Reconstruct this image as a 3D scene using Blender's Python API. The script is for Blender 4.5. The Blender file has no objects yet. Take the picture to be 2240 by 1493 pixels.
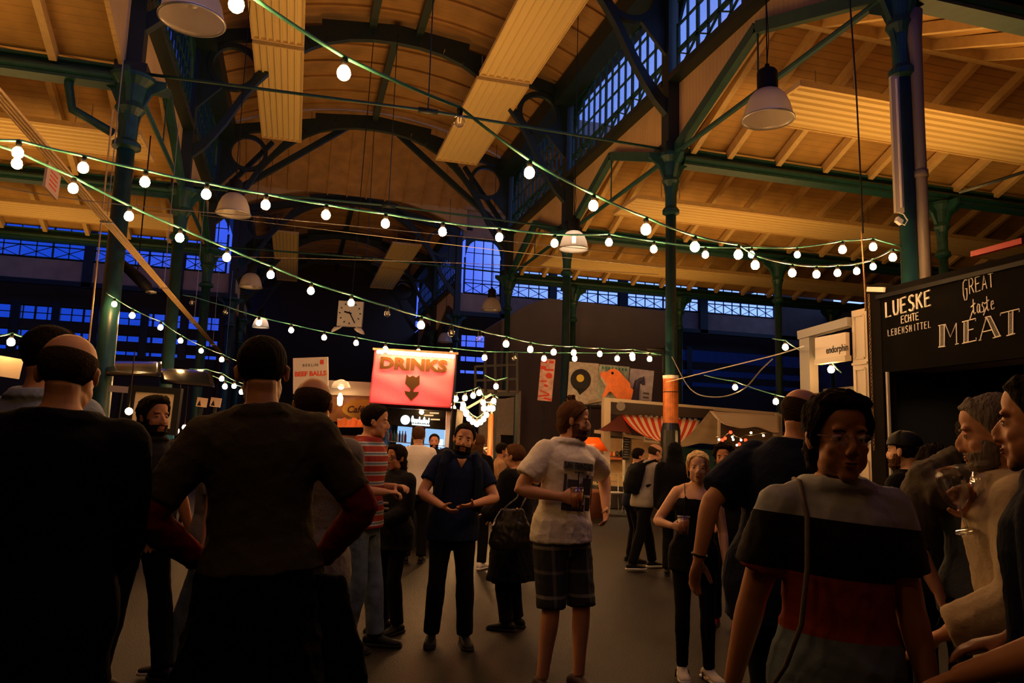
import bpy, bmesh, math, random
from mathutils import Vector, Matrix, noise, Euler
random.seed(7)
PI = math.pi
sc = bpy.context.scene
COL = sc.collection
V = Vector

# ------------------------------------------------------------------ camera
F_PX, PITCH, YAW, ROLL = 1663.9, .1327, .2747, .0291
CAM = V((0, 0, 1.5))
_fw = V((math.sin(YAW)*math.cos(PITCH), math.cos(YAW)*math.cos(PITCH), math.sin(PITCH)))
_r = V((math.cos(YAW), -math.sin(YAW), 0)); _u = _r.cross(_fw)
RT = _r*math.cos(ROLL) + _u*math.sin(ROLL)
UP = _u*math.cos(ROLL) - _r*math.sin(ROLL)
cam_data = bpy.data.cameras.new('camera'); cam = bpy.data.objects.new('camera', cam_data); COL.objects.link(cam)
m = Matrix((RT, UP, -_fw)).transposed().to_4x4(); m.translation = CAM
cam.matrix_world = m
cam_data.sensor_width = 36; cam_data.lens = F_PX*36/2240; cam_data.clip_end = 300; cam_data.clip_start = .05
sc.camera = cam
sc.view_settings.view_transform = 'Standard'; sc.view_settings.look = 'None'
sc.view_settings.exposure = 0.0; sc.view_settings.gamma = 1; sc.view_settings.use_curve_mapping = False

def at(px, py, ax, v):
    """the world point seen at a pixel, at camera depth v ('d') or on the plane axis = v"""
    d = _fw + RT*((px-1120)/F_PX) - UP*((py-746.5)/F_PX)
    if ax == 'd': return CAM + d*v
    i = 'XYZ'.index(ax)
    return CAM + d*((v-CAM[i])/d[i])
def depth(p): return (p-CAM).dot(_fw)
def proj(p):
    d = V(p)-CAM; z = d.dot(_fw)
    return 1120+F_PX*d.dot(RT)/z, 746.5-F_PX*d.dot(UP)/z

# ------------------------------------------------------------------ world: blue dusk
w = bpy.data.worlds.new('dusk_sky'); sc.world = w; w.use_nodes = True
nt = w.node_tree; nt.nodes.clear()
o = nt.nodes.new('ShaderNodeOutputWorld'); bg = nt.nodes.new('ShaderNodeBackground'); tc = nt.nodes.new('ShaderNodeTexCoord')
sp = nt.nodes.new('ShaderNodeSeparateXYZ'); cr = nt.nodes.new('ShaderNodeValToRGB'); nz = nt.nodes.new('ShaderNodeTexNoise'); mx = nt.nodes.new('ShaderNodeMath'); mx.operation = 'MULTIPLY_ADD'
nz.inputs['Scale'].default_value = 2.2; nz.inputs['Detail'].default_value = 3
nt.links.new(tc.outputs['Generated'], nz.inputs['Vector'])
nt.links.new(tc.outputs['Generated'], sp.inputs[0])
nt.links.new(nz.outputs['Fac'], mx.inputs[0]); mx.inputs[1].default_value = .9; 
m2 = nt.nodes.new('ShaderNodeMath'); m2.operation = 'MULTIPLY'; m2.inputs[1].default_value = .75
nt.links.new(sp.outputs['X'], m2.inputs[0]); nt.links.new(m2.outputs[0], mx.inputs[2])
cr.color_ramp.elements[0].position = .22; cr.color_ramp.elements[0].color = (.006, .035, .33, 1)
cr.color_ramp.elements[1].position = .85; cr.color_ramp.elements[1].color = (.26, .42, 1.0, 1)
e = cr.color_ramp.elements.new(.55); e.color = (.06, .11, .70, 1)
nt.links.new(mx.outputs[0], cr.inputs[0]); nt.links.new(cr.outputs[0], bg.inputs[0]); bg.inputs[1].default_value = 1.8
nt.links.new(bg.outputs[0], o.inputs[0])

# unseen area lights added to throw warm fill on the boarded roofs
def area_light(name, loc, size, power, col=(1.0, .56, .17), rot=(PI, 0, 0), spread=160):
    l = bpy.data.lights.new(name, 'AREA'); l.shape = 'RECTANGLE'; l.size, l.size_y = size; l.energy = power; l.color = col
    l.spread = math.radians(spread)
    ob = bpy.data.objects.new(name, l); ob.location = loc; ob.rotation_euler = rot; COL.objects.link(ob); return ob
UPC = (1.0, .52, .14)
ROOF_FILLS = [((11.5, 11.2, 4.6), (5, 3), 190), ((11.5, 18.5, 4.6), (5, 3), 160), ((12.0, 25.4, 4.6), (5, 3), 105),
            ((-7.5, 11.5, 4.6), (4, 3), 125), ((-7.5, 18.5, 4.6), (4, 3), 145), ((-8, 25.4, 4.6), (4, 3), 115),
            ((2.3, 17.5, 5.0), (4, 3), 215), ((2.3, 25.5, 5.0), (4, 3), 120), ((2.3, 34, 5.0), (4, 4), 80), ((2.3, 44, 5.0), (4, 4), 55)]
for i_, (lo, si, po) in enumerate(ROOF_FILLS): area_light('added_roof_fill', lo, si, po, UPC)

# ------------------------------------------------------------------ materials
MATS = {}
def mat(name, col, rough=.7, metal=0, noise_amt=0, nscale=8, bump=0, bscale=30, emit=None, es=0, trans=0, spec=.5, alpha=1, stretch=None, sub=0):
    if name in MATS: return MATS[name]
    m = bpy.data.materials.new(name); m.use_nodes = True; n = m.node_tree.nodes; L = m.node_tree.links
    b = n['Principled BSDF']; c4 = (*col, 1)
    b.inputs['Base Color'].default_value = c4; b.inputs['Roughness'].default_value = rough; b.inputs['Metallic'].default_value = metal
    b.inputs['Specular IOR Level'].default_value = spec
    if trans: b.inputs['Transmission Weight'].default_value = trans
    if alpha < 1: b.inputs['Alpha'].default_value = alpha
    if emit: b.inputs['Emission Color'].default_value = (*emit, 1); b.inputs['Emission Strength'].default_value = es
    if noise_amt or bump:
        t = n.new('ShaderNodeTexCoord'); mp = n.new('ShaderNodeMapping')
        if stretch: mp.inputs['Scale'].default_value = stretch
        L.new(t.outputs['Object'], mp.inputs[0])
    if noise_amt:
        z = n.new('ShaderNodeTexNoise'); z.inputs['Scale'].default_value = nscale; z.inputs['Detail'].default_value = 5
        L.new(mp.outputs[0], z.inputs['Vector'])
        r = n.new('ShaderNodeValToRGB'); r.color_ramp.elements[0].position = .3; r.color_ramp.elements[1].position = .72
        r.color_ramp.elements[0].color = (*[x*(1-noise_amt) for x in col], 1); r.color_ramp.elements[1].color = (*[min(1, x*(1+noise_amt)) for x in col], 1)
        L.new(z.outputs['Fac'], r.inputs[0]); L.new(r.outputs[0], b.inputs['Base Color'])
    if bump:
        z2 = n.new('ShaderNodeTexNoise'); z2.inputs['Scale'].default_value = bscale; z2.inputs['Detail'].default_value = 4
        L.new(mp.outputs[0], z2.inputs['Vector'])
        bp = n.new('ShaderNodeBump'); bp.inputs['Strength'].default_value = bump; bp.inputs['Distance'].default_value = .02
        L.new(z2.outputs['Fac'], bp.inputs['Height']); L.new(bp.outputs[0], b.inputs['Normal'])
    MATS[name] = m; return m
def board_mat(name, col, axis, pitch, amt=.22, gap=.5, rough=.6):
    """boards: dark joints every `pitch` metres across `axis` (object space)"""
    m = mat(name, col, rough, noise_amt=amt, nscale=1.3, stretch=(1, 1, 1)); n = m.node_tree.nodes; L = m.node_tree.links
    b = n['Principled BSDF']; t = n.new('ShaderNodeTexCoord'); s = n.new('ShaderNodeSeparateXYZ'); L.new(t.outputs['Object'], s.inputs[0])
    d = n.new('ShaderNodeMath'); d.operation = 'DIVIDE'; d.inputs[1].default_value = pitch; L.new(s.outputs[axis], d.inputs[0])
    f = n.new('ShaderNodeMath'); f.operation = 'FRACT'; L.new(d.outputs[0], f.inputs[0])
    r = n.new('ShaderNodeValToRGB'); r.color_ramp.elements[0].position = 0; r.color_ramp.elements[0].color = (gap, gap, gap, 1)
    r.color_ramp.elements[1].position = .12; r.color_ramp.elements[1].color = (1, 1, 1, 1); L.new(f.outputs[0], r.inputs[0])
    mixn = n.new('ShaderNodeMix'); mixn.data_type = 'RGBA'; mixn.blend_type = 'MULTIPLY'; mixn.inputs['Factor'].default_value = 1
    src = b.inputs['Base Color'].links[0].from_socket
    L.new(src, mixn.inputs[6]); L.new(r.outputs[0], mixn.inputs[7]); L.new(mixn.outputs[2], b.inputs['Base Color'])
    bp = n.new('ShaderNodeBump'); bp.inputs['Strength'].default_value = .6; bp.inputs['Distance'].default_value = .02; L.new(r.outputs[0], bp.inputs['Height']); L.new(bp.outputs[0], b.inputs['Normal'])
    return m
def stripe_mat(name, stops, axis='Z', scale=1, off=0, rough=.85, wave=0, rot=0, period=None):
    """bands of colour along an object axis; stops = [(position, colour)...] constant interpolation"""
    m = bpy.data.materials.new(name); m.use_nodes = True; n = m.node_tree.nodes; L = m.node_tree.links; b = n['Principled BSDF']; b.inputs['Roughness'].default_value = rough
    b.inputs['Specular IOR Level'].default_value = .15
    t = n.new('ShaderNodeTexCoord'); mp = n.new('ShaderNodeMapping'); mp.inputs['Rotation'].default_value = rot if isinstance(rot, tuple) else (0, rot, 0); L.new(t.outputs['Object'], mp.inputs[0])
    s = n.new('ShaderNodeSeparateXYZ'); L.new(mp.outputs[0], s.inputs[0])
    a = n.new('ShaderNodeMath'); a.operation = 'MULTIPLY_ADD'; a.inputs[1].default_value = scale; a.inputs[2].default_value = off; L.new(s.outputs[axis], a.inputs[0]); cur = a.outputs[0]
    if period:
        f = n.new('ShaderNodeMath'); f.operation = 'FRACT'; L.new(cur, f.inputs[0]); cur = f.outputs[0]
    r = n.new('ShaderNodeValToRGB'); r.color_ramp.interpolation = 'CONSTANT'; e = r.color_ramp.elements
    while len(e) < len(stops): e.new(.5)
    for i, (p, c) in enumerate(stops): e[i].position = p
    for i, (p, c) in enumerate(sorted(stops, key=lambda q: q[0])): e[i].position = p; e[i].color = (*c, 1)
    L.new(cur, r.inputs[0]); L.new(r.outputs[0], b.inputs['Base Color']); MATS[name] = m
    z2 = n.new('ShaderNodeTexNoise'); z2.inputs['Scale'].default_value = 60; L.new(t.outputs['Object'], z2.inputs['Vector'])
    bp = n.new('ShaderNodeBump'); bp.inputs['Strength'].default_value = .15; bp.inputs['Distance'].default_value = .01
    L.new(z2.outputs['Fac'], bp.inputs['Height']); L.new(bp.outputs[0], b.inputs['Normal'])
    return m
def emis(name, col, s):
    if name in MATS: return MATS[name]
    m = bpy.data.materials.new(name); m.use_nodes = True; n = m.node_tree.nodes; n.clear(); o = n.new('ShaderNodeOutputMaterial'); e = n.new('ShaderNodeEmission')
    e.inputs[0].default_value = (*col, 1); e.inputs[1].default_value = s; m.node_tree.links.new(e.outputs[0], o.inputs[0]); MATS[name] = m; return m
def glass(name, tint=(1, 1, 1), gloss=.08, rough=.05):
    if name in MATS: return MATS[name]
    m = bpy.data.materials.new(name); m.use_nodes = True; n = m.node_tree.nodes; n.clear(); o = n.new('ShaderNodeOutputMaterial')
    t = n.new('ShaderNodeBsdfTransparent'); t.inputs[0].default_value = (*tint, 1); g = n.new('ShaderNodeBsdfGlossy'); g.inputs['Roughness'].default_value = rough
    mx = n.new('ShaderNodeMixShader'); fr = n.new('ShaderNodeLayerWeight'); fr.inputs[0].default_value = .3
    ml = n.new('ShaderNodeMath'); ml.operation = 'MULTIPLY_ADD'; ml.inputs[1].default_value = .5; ml.inputs[2].default_value = gloss
    L = m.node_tree.links; L.new(fr.outputs['Fresnel'], ml.inputs[0]); L.new(ml.outputs[0], mx.inputs[0]); L.new(t.outputs[0], mx.inputs[1]); L.new(g.outputs[0], mx.inputs[2]); L.new(mx.outputs[0], o.inputs[0]); MATS[name] = m; return m

TEAL = mat('teal_iron_paint', (.010, .055, .050), .42, noise_amt=.25, nscale=6, spec=.4)
DTEAL = mat('dark_iron_paint', (.004, .014, .015), .5, noise_amt=.2)
CREAM_BEAM = mat('cream_painted_timber', (.56, .38, .16), .6, noise_amt=.1)
CREAM_BOARD = board_mat('cream_gable_boarding', (.52, .34, .14), 'Y', .14, .12, .7)
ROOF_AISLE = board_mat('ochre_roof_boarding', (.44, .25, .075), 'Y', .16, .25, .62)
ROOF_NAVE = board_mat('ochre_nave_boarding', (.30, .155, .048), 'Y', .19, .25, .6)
STRIP = mat('cream_corrugated_panel', (.62, .46, .21), .5)
STEEL = mat('galvanised_steel', (.45, .44, .42), .35, metal=.7)
BLACK = mat('black_paint', (.005, .005, .005), .6, spec=.2)
BLACKM = mat('matt_black', (.004, .004, .004), .9)
WHITE = mat('white_paint', (.75, .72, .66), .5)
CREAMP = mat('cream_paint', (.55, .46, .32), .6)
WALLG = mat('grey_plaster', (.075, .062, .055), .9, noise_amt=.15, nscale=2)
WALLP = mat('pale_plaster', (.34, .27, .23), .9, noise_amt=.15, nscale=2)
GLASSW = glass('window_glass', (.9, .93, 1), .03)
CLEAR = glass('clear_glass', (.95, .95, .95), .12)
BULB = emis('lit_bulb_glass', (1.0, .50, .17), 200)
WIRE = mat('green_festoon_cable', (.07, .30, .22), .35, spec=.6)
WIREB = mat('black_cable', (.01, .012, .012), .5)

# ------------------------------------------------------------------ geometry helpers
class M:
    """collects polygons for ONE mesh"""
    def __init__(s): s.v = []; s.f = []; s.mi = []
    def add(s, vs, fs, mi=0):
        b = len(s.v); s.v += [tuple(x) for x in vs]; s.f += [tuple(b+i for i in f) for f in fs]; s.mi += [mi]*len(fs)
    def box(s, c, d, rot=None, mi=0):
        x, y, z = d[0]/2, d[1]/2, d[2]/2
        vs = [V((a*x, b*y, e*z)) for a in (-1, 1) for b in (-1, 1) for e in (-1, 1)]
        if rot is not None:
            R = rot if isinstance(rot, Matrix) else Euler(rot).to_matrix(); vs = [R @ q for q in vs]
        s.add([q+V(c) for q in vs], [(0, 1, 3, 2), (4, 6, 7, 5), (0, 4, 5, 1), (2, 3, 7, 6), (0, 2, 6, 4), (1, 5, 7, 3)], mi)
    def bar(s, a, b, wd, h, up=(0, 0, 1), mi=0):
        a, b = V(a), V(b); d = (b-a); ln = d.length
        if ln < 1e-6: return
        d.normalize(); u = V(up); x = d.cross(u)
        if x.length < 1e-4: x = d.cross(V((0, 1, 0)))
        x.normalize(); u = x.cross(d)
        vs = []
        for p in (a, b):
            for i, j in ((-1, -1), (1, -1), (1, 1), (-1, 1)): vs.append(p+x*(i*wd/2)+u*(j*h/2))
        s.add(vs, [(3, 2, 1, 0), (4, 5, 6, 7), (0, 1, 5, 4), (1, 2, 6, 5), (2, 3, 7, 6), (3, 0, 4, 7)], mi)
    def quad(s, a, b, c, d, mi=0): s.add([a, b, c, d], [(0, 1, 2, 3)], mi)
    def slab(s, pts, off, mi=0):
        """polygon pts extruded by vector off"""
        n = len(pts); o = V(off)
        vs = [V(p) for p in pts]+[V(p)+o for p in pts]
        fs = [tuple(range(n-1, -1, -1)), tuple(range(n, 2*n))]+[(i, (i+1) % n, n+(i+1) % n, n+i) for i in range(n)]
        s.add(vs, fs, mi)
    def loft(s, rings, seg=16, cap=True, mi=0, power=1.0):
        """rings: (centre, half-axis a, half-axis b)"""
        vs = []
        for c, a, b in rings:
            c, a, b = V(c), V(a), V(b)
            for i in range(seg):
                t = 2*PI*i/seg; ct, st = math.cos(t), math.sin(t)
                if power != 1: ct = math.copysign(abs(ct)**power, ct); st = math.copysign(abs(st)**power, st)
                vs.append(c+a*ct+b*st)
        fs = []
        for k in range(len(rings)-1):
            for i in range(seg):
                j = (i+1) % seg; fs.append((k*seg+i, k*seg+j, (k+1)*seg+j, (k+1)*seg+i))
        if cap:
            fs.append(tuple(range(seg-1, -1, -1))); fs.append(tuple(range((len(rings)-1)*seg, len(rings)*seg)))
        s.add(vs, fs, mi)
    def lathe(s, prof, c=(0, 0, 0), seg=24, cap=True, mi=0, scale=1):
        s.loft([((c[0], c[1], c[2]+z*scale), (r*scale, 0, 0), (0, r*scale, 0)) for r, z in prof], seg, cap, mi)
    def tube(s, pts, r, seg=8, mi=0, cap=True):
        pts = [V(p) for p in pts]; rs = r if isinstance(r, (list, tuple)) else [r]*len(pts)
        rings = []; prev = None
        for i, p in enumerate(pts):
            d = (pts[min(i+1, len(pts)-1)]-pts[max(i-1, 0)])
            if d.length < 1e-7: d = V((0, 0, 1))
            d.normalize()
            if prev is None:
                a = d.cross(V((0, 0, 1)))
                if a.length < .05: a = d.cross(V((1, 0, 0)))
            else:
                a = prev - d*prev.dot(d)
            a.normalize(); prev = a; b = d.cross(a)
            rings.append((p, a*rs[i], b*rs[i]))
        s.loft(rings, seg, cap, mi)
    def ball(s, c, r, seg=14, rings=9, rot=None, mi=0):
        r = V(r) if isinstance(r, (tuple, list, Vector)) else V((r, r, r)); c = V(c); vs = [(0, 0, 1)]; fs = []
        for k in range(1, rings):
            t = PI*k/rings
            for i in range(seg):
                p = 2*PI*i/seg; vs.append((math.sin(t)*math.cos(p), math.sin(t)*math.sin(p), math.cos(t)))
        vs.append((0, 0, -1)); n = len(vs)-1
        for i in range(seg): fs.append((0, 1+i, 1+(i+1) % seg)); fs.append((n, n-seg+(i+1) % seg, n-seg+i))
        for k in range(rings-2):
            for i in range(seg):
                j = (i+1) % seg; a = 1+k*seg; fs.append((a+i, a+seg+i, a+seg+j, a+j))
        vs = [V((x*r.x, y*r.y, z*r.z)) for x, y, z in vs]
        if rot is not None:
            R = rot if isinstance(rot, Matrix) else Euler(rot).to_matrix(); vs = [R @ q for q in vs]
        s.add([q+c for q in vs], fs, mi)
    def mesh(s, name, smooth=False):
        me = bpy.data.meshes.new(name); me.from_pydata(s.v, [], s.f)
        if any(s.mi): me.polygons.foreach_set('material_index', s.mi)
        if smooth: me.polygons.foreach_set('use_smooth', [True]*len(s.f))
        me.update(); return me
    def build(s, name, mats, parent=None, loc=None, smooth=False, recalc=True):
        me = s.mesh(name, smooth)
        if recalc:
            bm = bmesh.new(); bm.from_mesh(me); bmesh.ops.recalc_face_normals(bm, faces=bm.faces); bm.to_mesh(me); bm.free()
        for q in (mats if isinstance(mats, (list, tuple)) else [mats]): me.materials.append(q)
        ob = bpy.data.objects.new(name, me); COL.objects.link(ob)
        if loc is not None: ob.location = loc
        if parent is not None: ob.parent = parent
        return ob
def tag(o, label, cat, group=None):
    o['label'] = label; o['category'] = cat
    if group: o['group'] = group
    return o
def thing(name, label, cat, loc=(0, 0, 0), rz=0, group=None):
    o = bpy.data.objects.new(name, None); o.empty_display_size = .1; COL.objects.link(o); o.location = loc; o.rotation_euler = (0, 0, rz)
    return tag(o, label, cat, group)
def struct(o): o['kind'] = 'structure'; return o
def children(o): return [c for c in COL.objects if c.parent == o]
KIDS = {}
def dup(root, loc, rz=None, label=None):
    kids = [(c, [g for g in COL.objects if g.parent == c]) for c in COL.objects if c.parent == root]
    r = root.copy(); COL.objects.link(r); r.location = loc
    if rz is not None: r.rotation_euler = (0, 0, rz)
    if label: r['label'] = label
    for c, gs in kids:
        d = c.copy(); COL.objects.link(d); d.parent = r
        for g in gs: e = g.copy(); COL.objects.link(e); e.parent = d
    return r
def text_mesh(name, txt, size, material, parent, loc, R, extrude=.004, bold=0, align='CENTER', shear=0, sx=1, spacing=1):
    c = bpy.data.curves.new(name, 'FONT'); c.body = txt; c.size = size; c.extrude = extrude; c.offset = bold; c.align_x = align; c.align_y = 'CENTER'; c.shear = shear; c.space_character = spacing; c.resolution_u = 3
    t = bpy.data.objects.new(name, c); COL.objects.link(t); dg = bpy.context.evaluated_depsgraph_get(); dg.update()
    me = bpy.data.meshes.new_from_object(t.evaluated_get(dg)); COL.objects.unlink(t); bpy.data.objects.remove(t)
    me.name = name; me.materials.clear(); me.materials.append(material)
    if sx != 1: me.transform(Matrix.Diagonal((sx, 1, 1, 1)))
    o = bpy.data.objects.new(name, me); COL.objects.link(o)
    m = R.to_4x4(); m.translation = V(loc); o.parent = parent; o.matrix_local = m; return o
def frame_from(x, y):
    """3x3 matrix whose columns are right x, up y and the normal towards the viewer"""
    x = V(x).normalized(); z = x.cross(V(y)).normalized(); y = z.cross(x)
    return Matrix((x, y, z)).transposed()
ORD = ['nearest', 'second', 'third', 'fourth', 'fifth', 'sixth', 'seventh', 'eighth', 'ninth', 'tenth', 'eleventh', 'twelfth']
# ------------------------------------------------------------------ the hall
XL, XR, XC, BAY, Y1 = -3.30, 7.82, 2.26, 6.79, 14.94
HC = 8.05                       # top of the nave capitals
def YK(k): return Y1+BAY*(k-1)
YT0, YT1 = YK(3), 38.6          # the crossing
YEND = 56
# floor
m_floor = mat('dark_asphalt', (.0085, .006, .004), .6, spec=.15, noise_amt=.35, nscale=1.2, bump=.25, bscale=60)
f = M(); f.box((2, 24, -.05), (60, 66, .1)); struct(f.build('floor', m_floor))

def nave_z(x):
    t = abs(x-XC)
    return 14.05-1.35*(t/5.56)**2
def nave_roof(y0, y1, name):
    s = M(); N = 24; xs = [XC-5.7+11.4*i/N for i in range(N+1)]
    for i in range(N):
        a, b = xs[i], xs[i+1]
        s.add([(a, y0, nave_z(a)), (b, y0, nave_z(b)), (b, y1, nave_z(b)), (a, y1, nave_z(a)),
               (a, y0, nave_z(a)+.12), (b, y0, nave_z(b)+.12), (b, y1, nave_z(b)+.12), (a, y1, nave_z(a)+.12)],
              [(0, 1, 2, 3), (7, 6, 5, 4), (0, 4, 5, 1), (2, 6, 7, 3)]+([(0, 3, 7, 4)] if i == 0 else [])+([(1, 5, 6, 2)] if i == N-1 else []))
    # stepped boards: each course laps the one behind it
    n = max(1, round((y1-y0)/1.13))
    for k in range(n):
        yy = y0+(y1-y0)*(k+.5)/n
        for i in range(N-1 if N else 0):
            a, b = xs[i], xs[i+1]
            if abs((a+b)/2-XC) > 5.5: continue
            s.bar((a, yy, nave_z(a)-.035), (b, yy, nave_z(b)-.035), .09, .07)
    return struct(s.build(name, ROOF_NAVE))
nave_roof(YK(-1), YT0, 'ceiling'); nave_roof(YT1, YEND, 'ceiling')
# crossing roof: two boarded slopes with battens
s = M(); ry, rz = 33.5, 17.2
for (ya, za, yb, zb) in ((YT0+.15, 14.3, ry, rz), (YT1-.2, 13.75, ry, rz)):
    s.slab([(-14, ya, za), (19, ya, za), (19, yb, zb), (-14, yb, zb)], (0, 0, .15))
for i in range(34):
    x = -13.5+i*.96
    s.bar((x, YT1-.2, 13.70), (x, ry, rz-.05), .06, .10)
struct(s.build('ceiling', mat('brown_roof_boarding', (.40, .21, .075), .7, noise_amt=.2, nscale=2)))

# clerestory walls
n_win = [0]
def lattice(P, U, Wd, w0, h0, w1, h1, cols, rows, xb, arch=0, name='window', skin=TEAL, dp=.05):
    """a glazed iron window in the plane through P spanned by U (along) and Wd (up)"""
    n_win[0] += 1; U, Wd, P = V(U), V(Wd), V(P); s = M(); nrm = U.cross(Wd).normalized()
    q = lambda a, b: P+U*a+Wd*b
    up = nrm
    def top(a):
        if not arch: return h1
        t = (a-w0)/(w1-w0)*2-1
        return h1-arch*(1-math.sqrt(max(0, 1-abs(t)**2.6)))
    for i in range(cols+1):
        a = w0+(w1-w0)*i/cols; wd = .10 if i in (0, cols) else (.09 if i % 4 == 0 else .045)
        s.bar(q(a, h0), q(a, top(a)), wd, dp, up)
    for j in range(rows+1):
        b = h0+(h1-h0)*j/rows
        s.bar(q(w0, b), q(w1, b), .035 if 0 < j < rows else .09, dp, up)
    if xb:
        s.bar(q(w0, h0+xb), q(w1, h0+xb), .05, dp, up)
        for i in range(0, cols, 2):
            a = w0+(w1-w0)*i/cols; b = w0+(w1-w0)*min(i+2, cols)/cols
            s.bar(q(a, h0), q(b, h0+xb), .03, dp, up); s.bar(q(b, h0), q(a, h0+xb), .03, dp, up)
    if arch:                      # iron spandrels that close the corners over the arch
        K = 16
        for i in range(K):
            a, b = w0+(w1-w0)*i/K, w0+(w1-w0)*(i+1)/K
            ta, tb = top(a), top(b)
            if h1-min(ta, tb) < .01: continue
            s.slab([q(a, ta), q(b, tb), q(b, h1+.05), q(a, h1+.05)], nrm*.06)
    fr = struct(s.build('window_%d' % n_win[0], skin))
    g = M(); g.slab([q(w0, h0), q(w1, h0), q(w1, h1), q(w0, h1)], nrm*.008); g.build('glass_pane', GLASSW, fr, recalc=True)
    return fr
for (x, sgn) in ((XR, 1), (XL, -1)):
    for k in range(-1, 7):
        y0, y1 = YK(k), YK(k+1)
        if k == 3: continue
        if k > 3: y0, y1 = YT1+(k-4)*6.9, YT1+(k-3)*6.9
        if y1 > YEND+1: continue
        lattice((x, 0, 0), (0, 1, 0), (0, 0, 1), y0+.35, 9.85, y1-.35, 12.15, 14, 4, .5, arch=1.1)
        # boarded gable panel between the brace frame and the sill
        ym = (y0+y1)/2; g = M()
        g.slab([(x+sgn*.12, y0, HC), (x+sgn*.12, ym, 9.25), (x+sgn*.12, y1, HC), (x+sgn*.12, y1, 9.75), (x+sgn*.12, y0, 9.75)], (sgn*.08, 0, 0))
        struct(g.build('wall_right' if sgn > 0 else 'wall_left', CREAM_BOARD))
        # sill and head beams
        b = M(); b.box((x, ym, 9.80), (.34, y1-y0-.30, .16)); b.box((x-sgn*.27, ym, 12.42), (.62, y1-y0, .62)); b.box((x+sgn*.1, ym, 12.75), (1.2, y1-y0, .16))
        struct(b.build('trim_%d' % n_win[0], DTEAL))
# iron brace frames of the nave arcade
def place_word(x, k):
    side = 'right' if x > 0 else 'left'
    return side, ORD[k]
for (x, sgn) in ((XR, 1), (XL, -1)):
    for k in range(0, 3):
        y0, y1 = YK(k), YK(k+1); ym = (y0+y1)/2; side = 'right' if sgn > 0 else 'left'
        if sgn < 0 and k == 0: continue
        t = thing('arcade_brace', 'dark green triangular iron brace frame over the %s %s arcade bay of the nave' % (ORD[k if sgn > 0 else k-1], side), 'brace', (x, ym, HC), 0, 'arcade brace frames')
        s = M(); z9 = 9.28-HC
        s.bar((0, y0-ym+.15, 0), (0, 0, z9), .22, .16, (1, 0, 0)); s.bar((0, 0, z9), (0, y1-ym-.15, 0), .22, .16, (1, 0, 0))
        s.build('chord', TEAL, t)
        s = M(); s.tube([(0, y0-ym+.15, -.02), (0, y1-ym-.15, -.02)], .055, 8); s.build('tie_rod', TEAL, t)
        s = M(); s.tube([(0, 0, z9), (0, 0, 0)], .018, 6); s.build('hanger', TEAL, t)
# columns ------------------------------------------------------------------
def column_parts(t, r, h, upper=True, base=True):
    s = M(); s.lathe([(r*1.25, 0), (r*1.25, .5), (r*1.05, .6), (r, 1.0), (r*.92, h-1.4)], seg=20); s.build('shaft', TEAL, t, smooth=True)
    s = M(); s.lathe([(r*.92, h-1.4), (r*1.5, h-1.36), (r*1.5, h-1.28), (r*1.0, h-1.2), (r*1.05, h-.75), (r*1.6, h-.62), (r*1.35, h-.5), (r*1.7, h-.2), (r*2.5, h-.08), (r*2.5, h)], seg=20)
    for a in range(4):
        c, sn = math.cos(a*PI/2), math.sin(a*PI/2)
        s.slab([(c*rr-sn*.04, sn*rr+c*.04, zz) for rr, zz in ((r*.9, h-1.0), (r+.06, h-.55), (r+.18, h-.28), (r+.42, h-.12), (r+.42, h), (r*.9, h))], (sn*.08, -c*.08, 0))
    s.build('capital', TEAL, t, smooth=False)
    if upper:
        s = M(); s.box((0, 0, h+(12.3-h)/2), (.30, .34, 12.3-h)); s.box((0, 0, h+.1), (.55, .6, .2)); s.build('upper_post', DTEAL, t)
ck = 0
proto = {}
for side, x in (('right', XR), ('left', XL)):
    for j, k in enumerate((0, 1, 2, 3, 4, 5)):
        y = YK(k) if k < 4 else YT1+(k-4)*6.9
        if side == 'left' and k == 0: continue
        jj = j if side == 'right' else j-1
        lab = 'round teal iron column with flared capital, %s in the %s nave row' % (ORD[jj], side)
        if side not in proto:
            t = thing('iron_column', lab, 'column', (x, y, 0), 0, 'nave columns'); column_parts(t, .125 if side == 'right' else .165, HC); proto[side] = t
        else: dup(proto[side], (x, y, 0), 0, lab)
t = thing('slim_column', 'slim teal column of the outer aisle row behind the dark food stand on the right', 'column', (15.35, YK(1), 0), 0, 'outer aisle columns'); column_parts(t, .12, 7.8, upper=False)
for xx, yy, lb in ((15.35, YK(2), 'slim teal column of the outer aisle row standing behind the canvas tent'), (15.35, YK(3), 'slim teal column of the outer aisle row just right of the striped awning pole'), (10.57, YK(3), 'slim teal column in front of the grey box wall beside the red poster'),
                   (22.9, YK(3), 'slim teal column of the far outer aisle row on the right'), (-10.83, YK(3), 'slim teal column of the outer aisle row at the far left')):
    dup(t, (xx, yy, 0), 0, lb)
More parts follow.
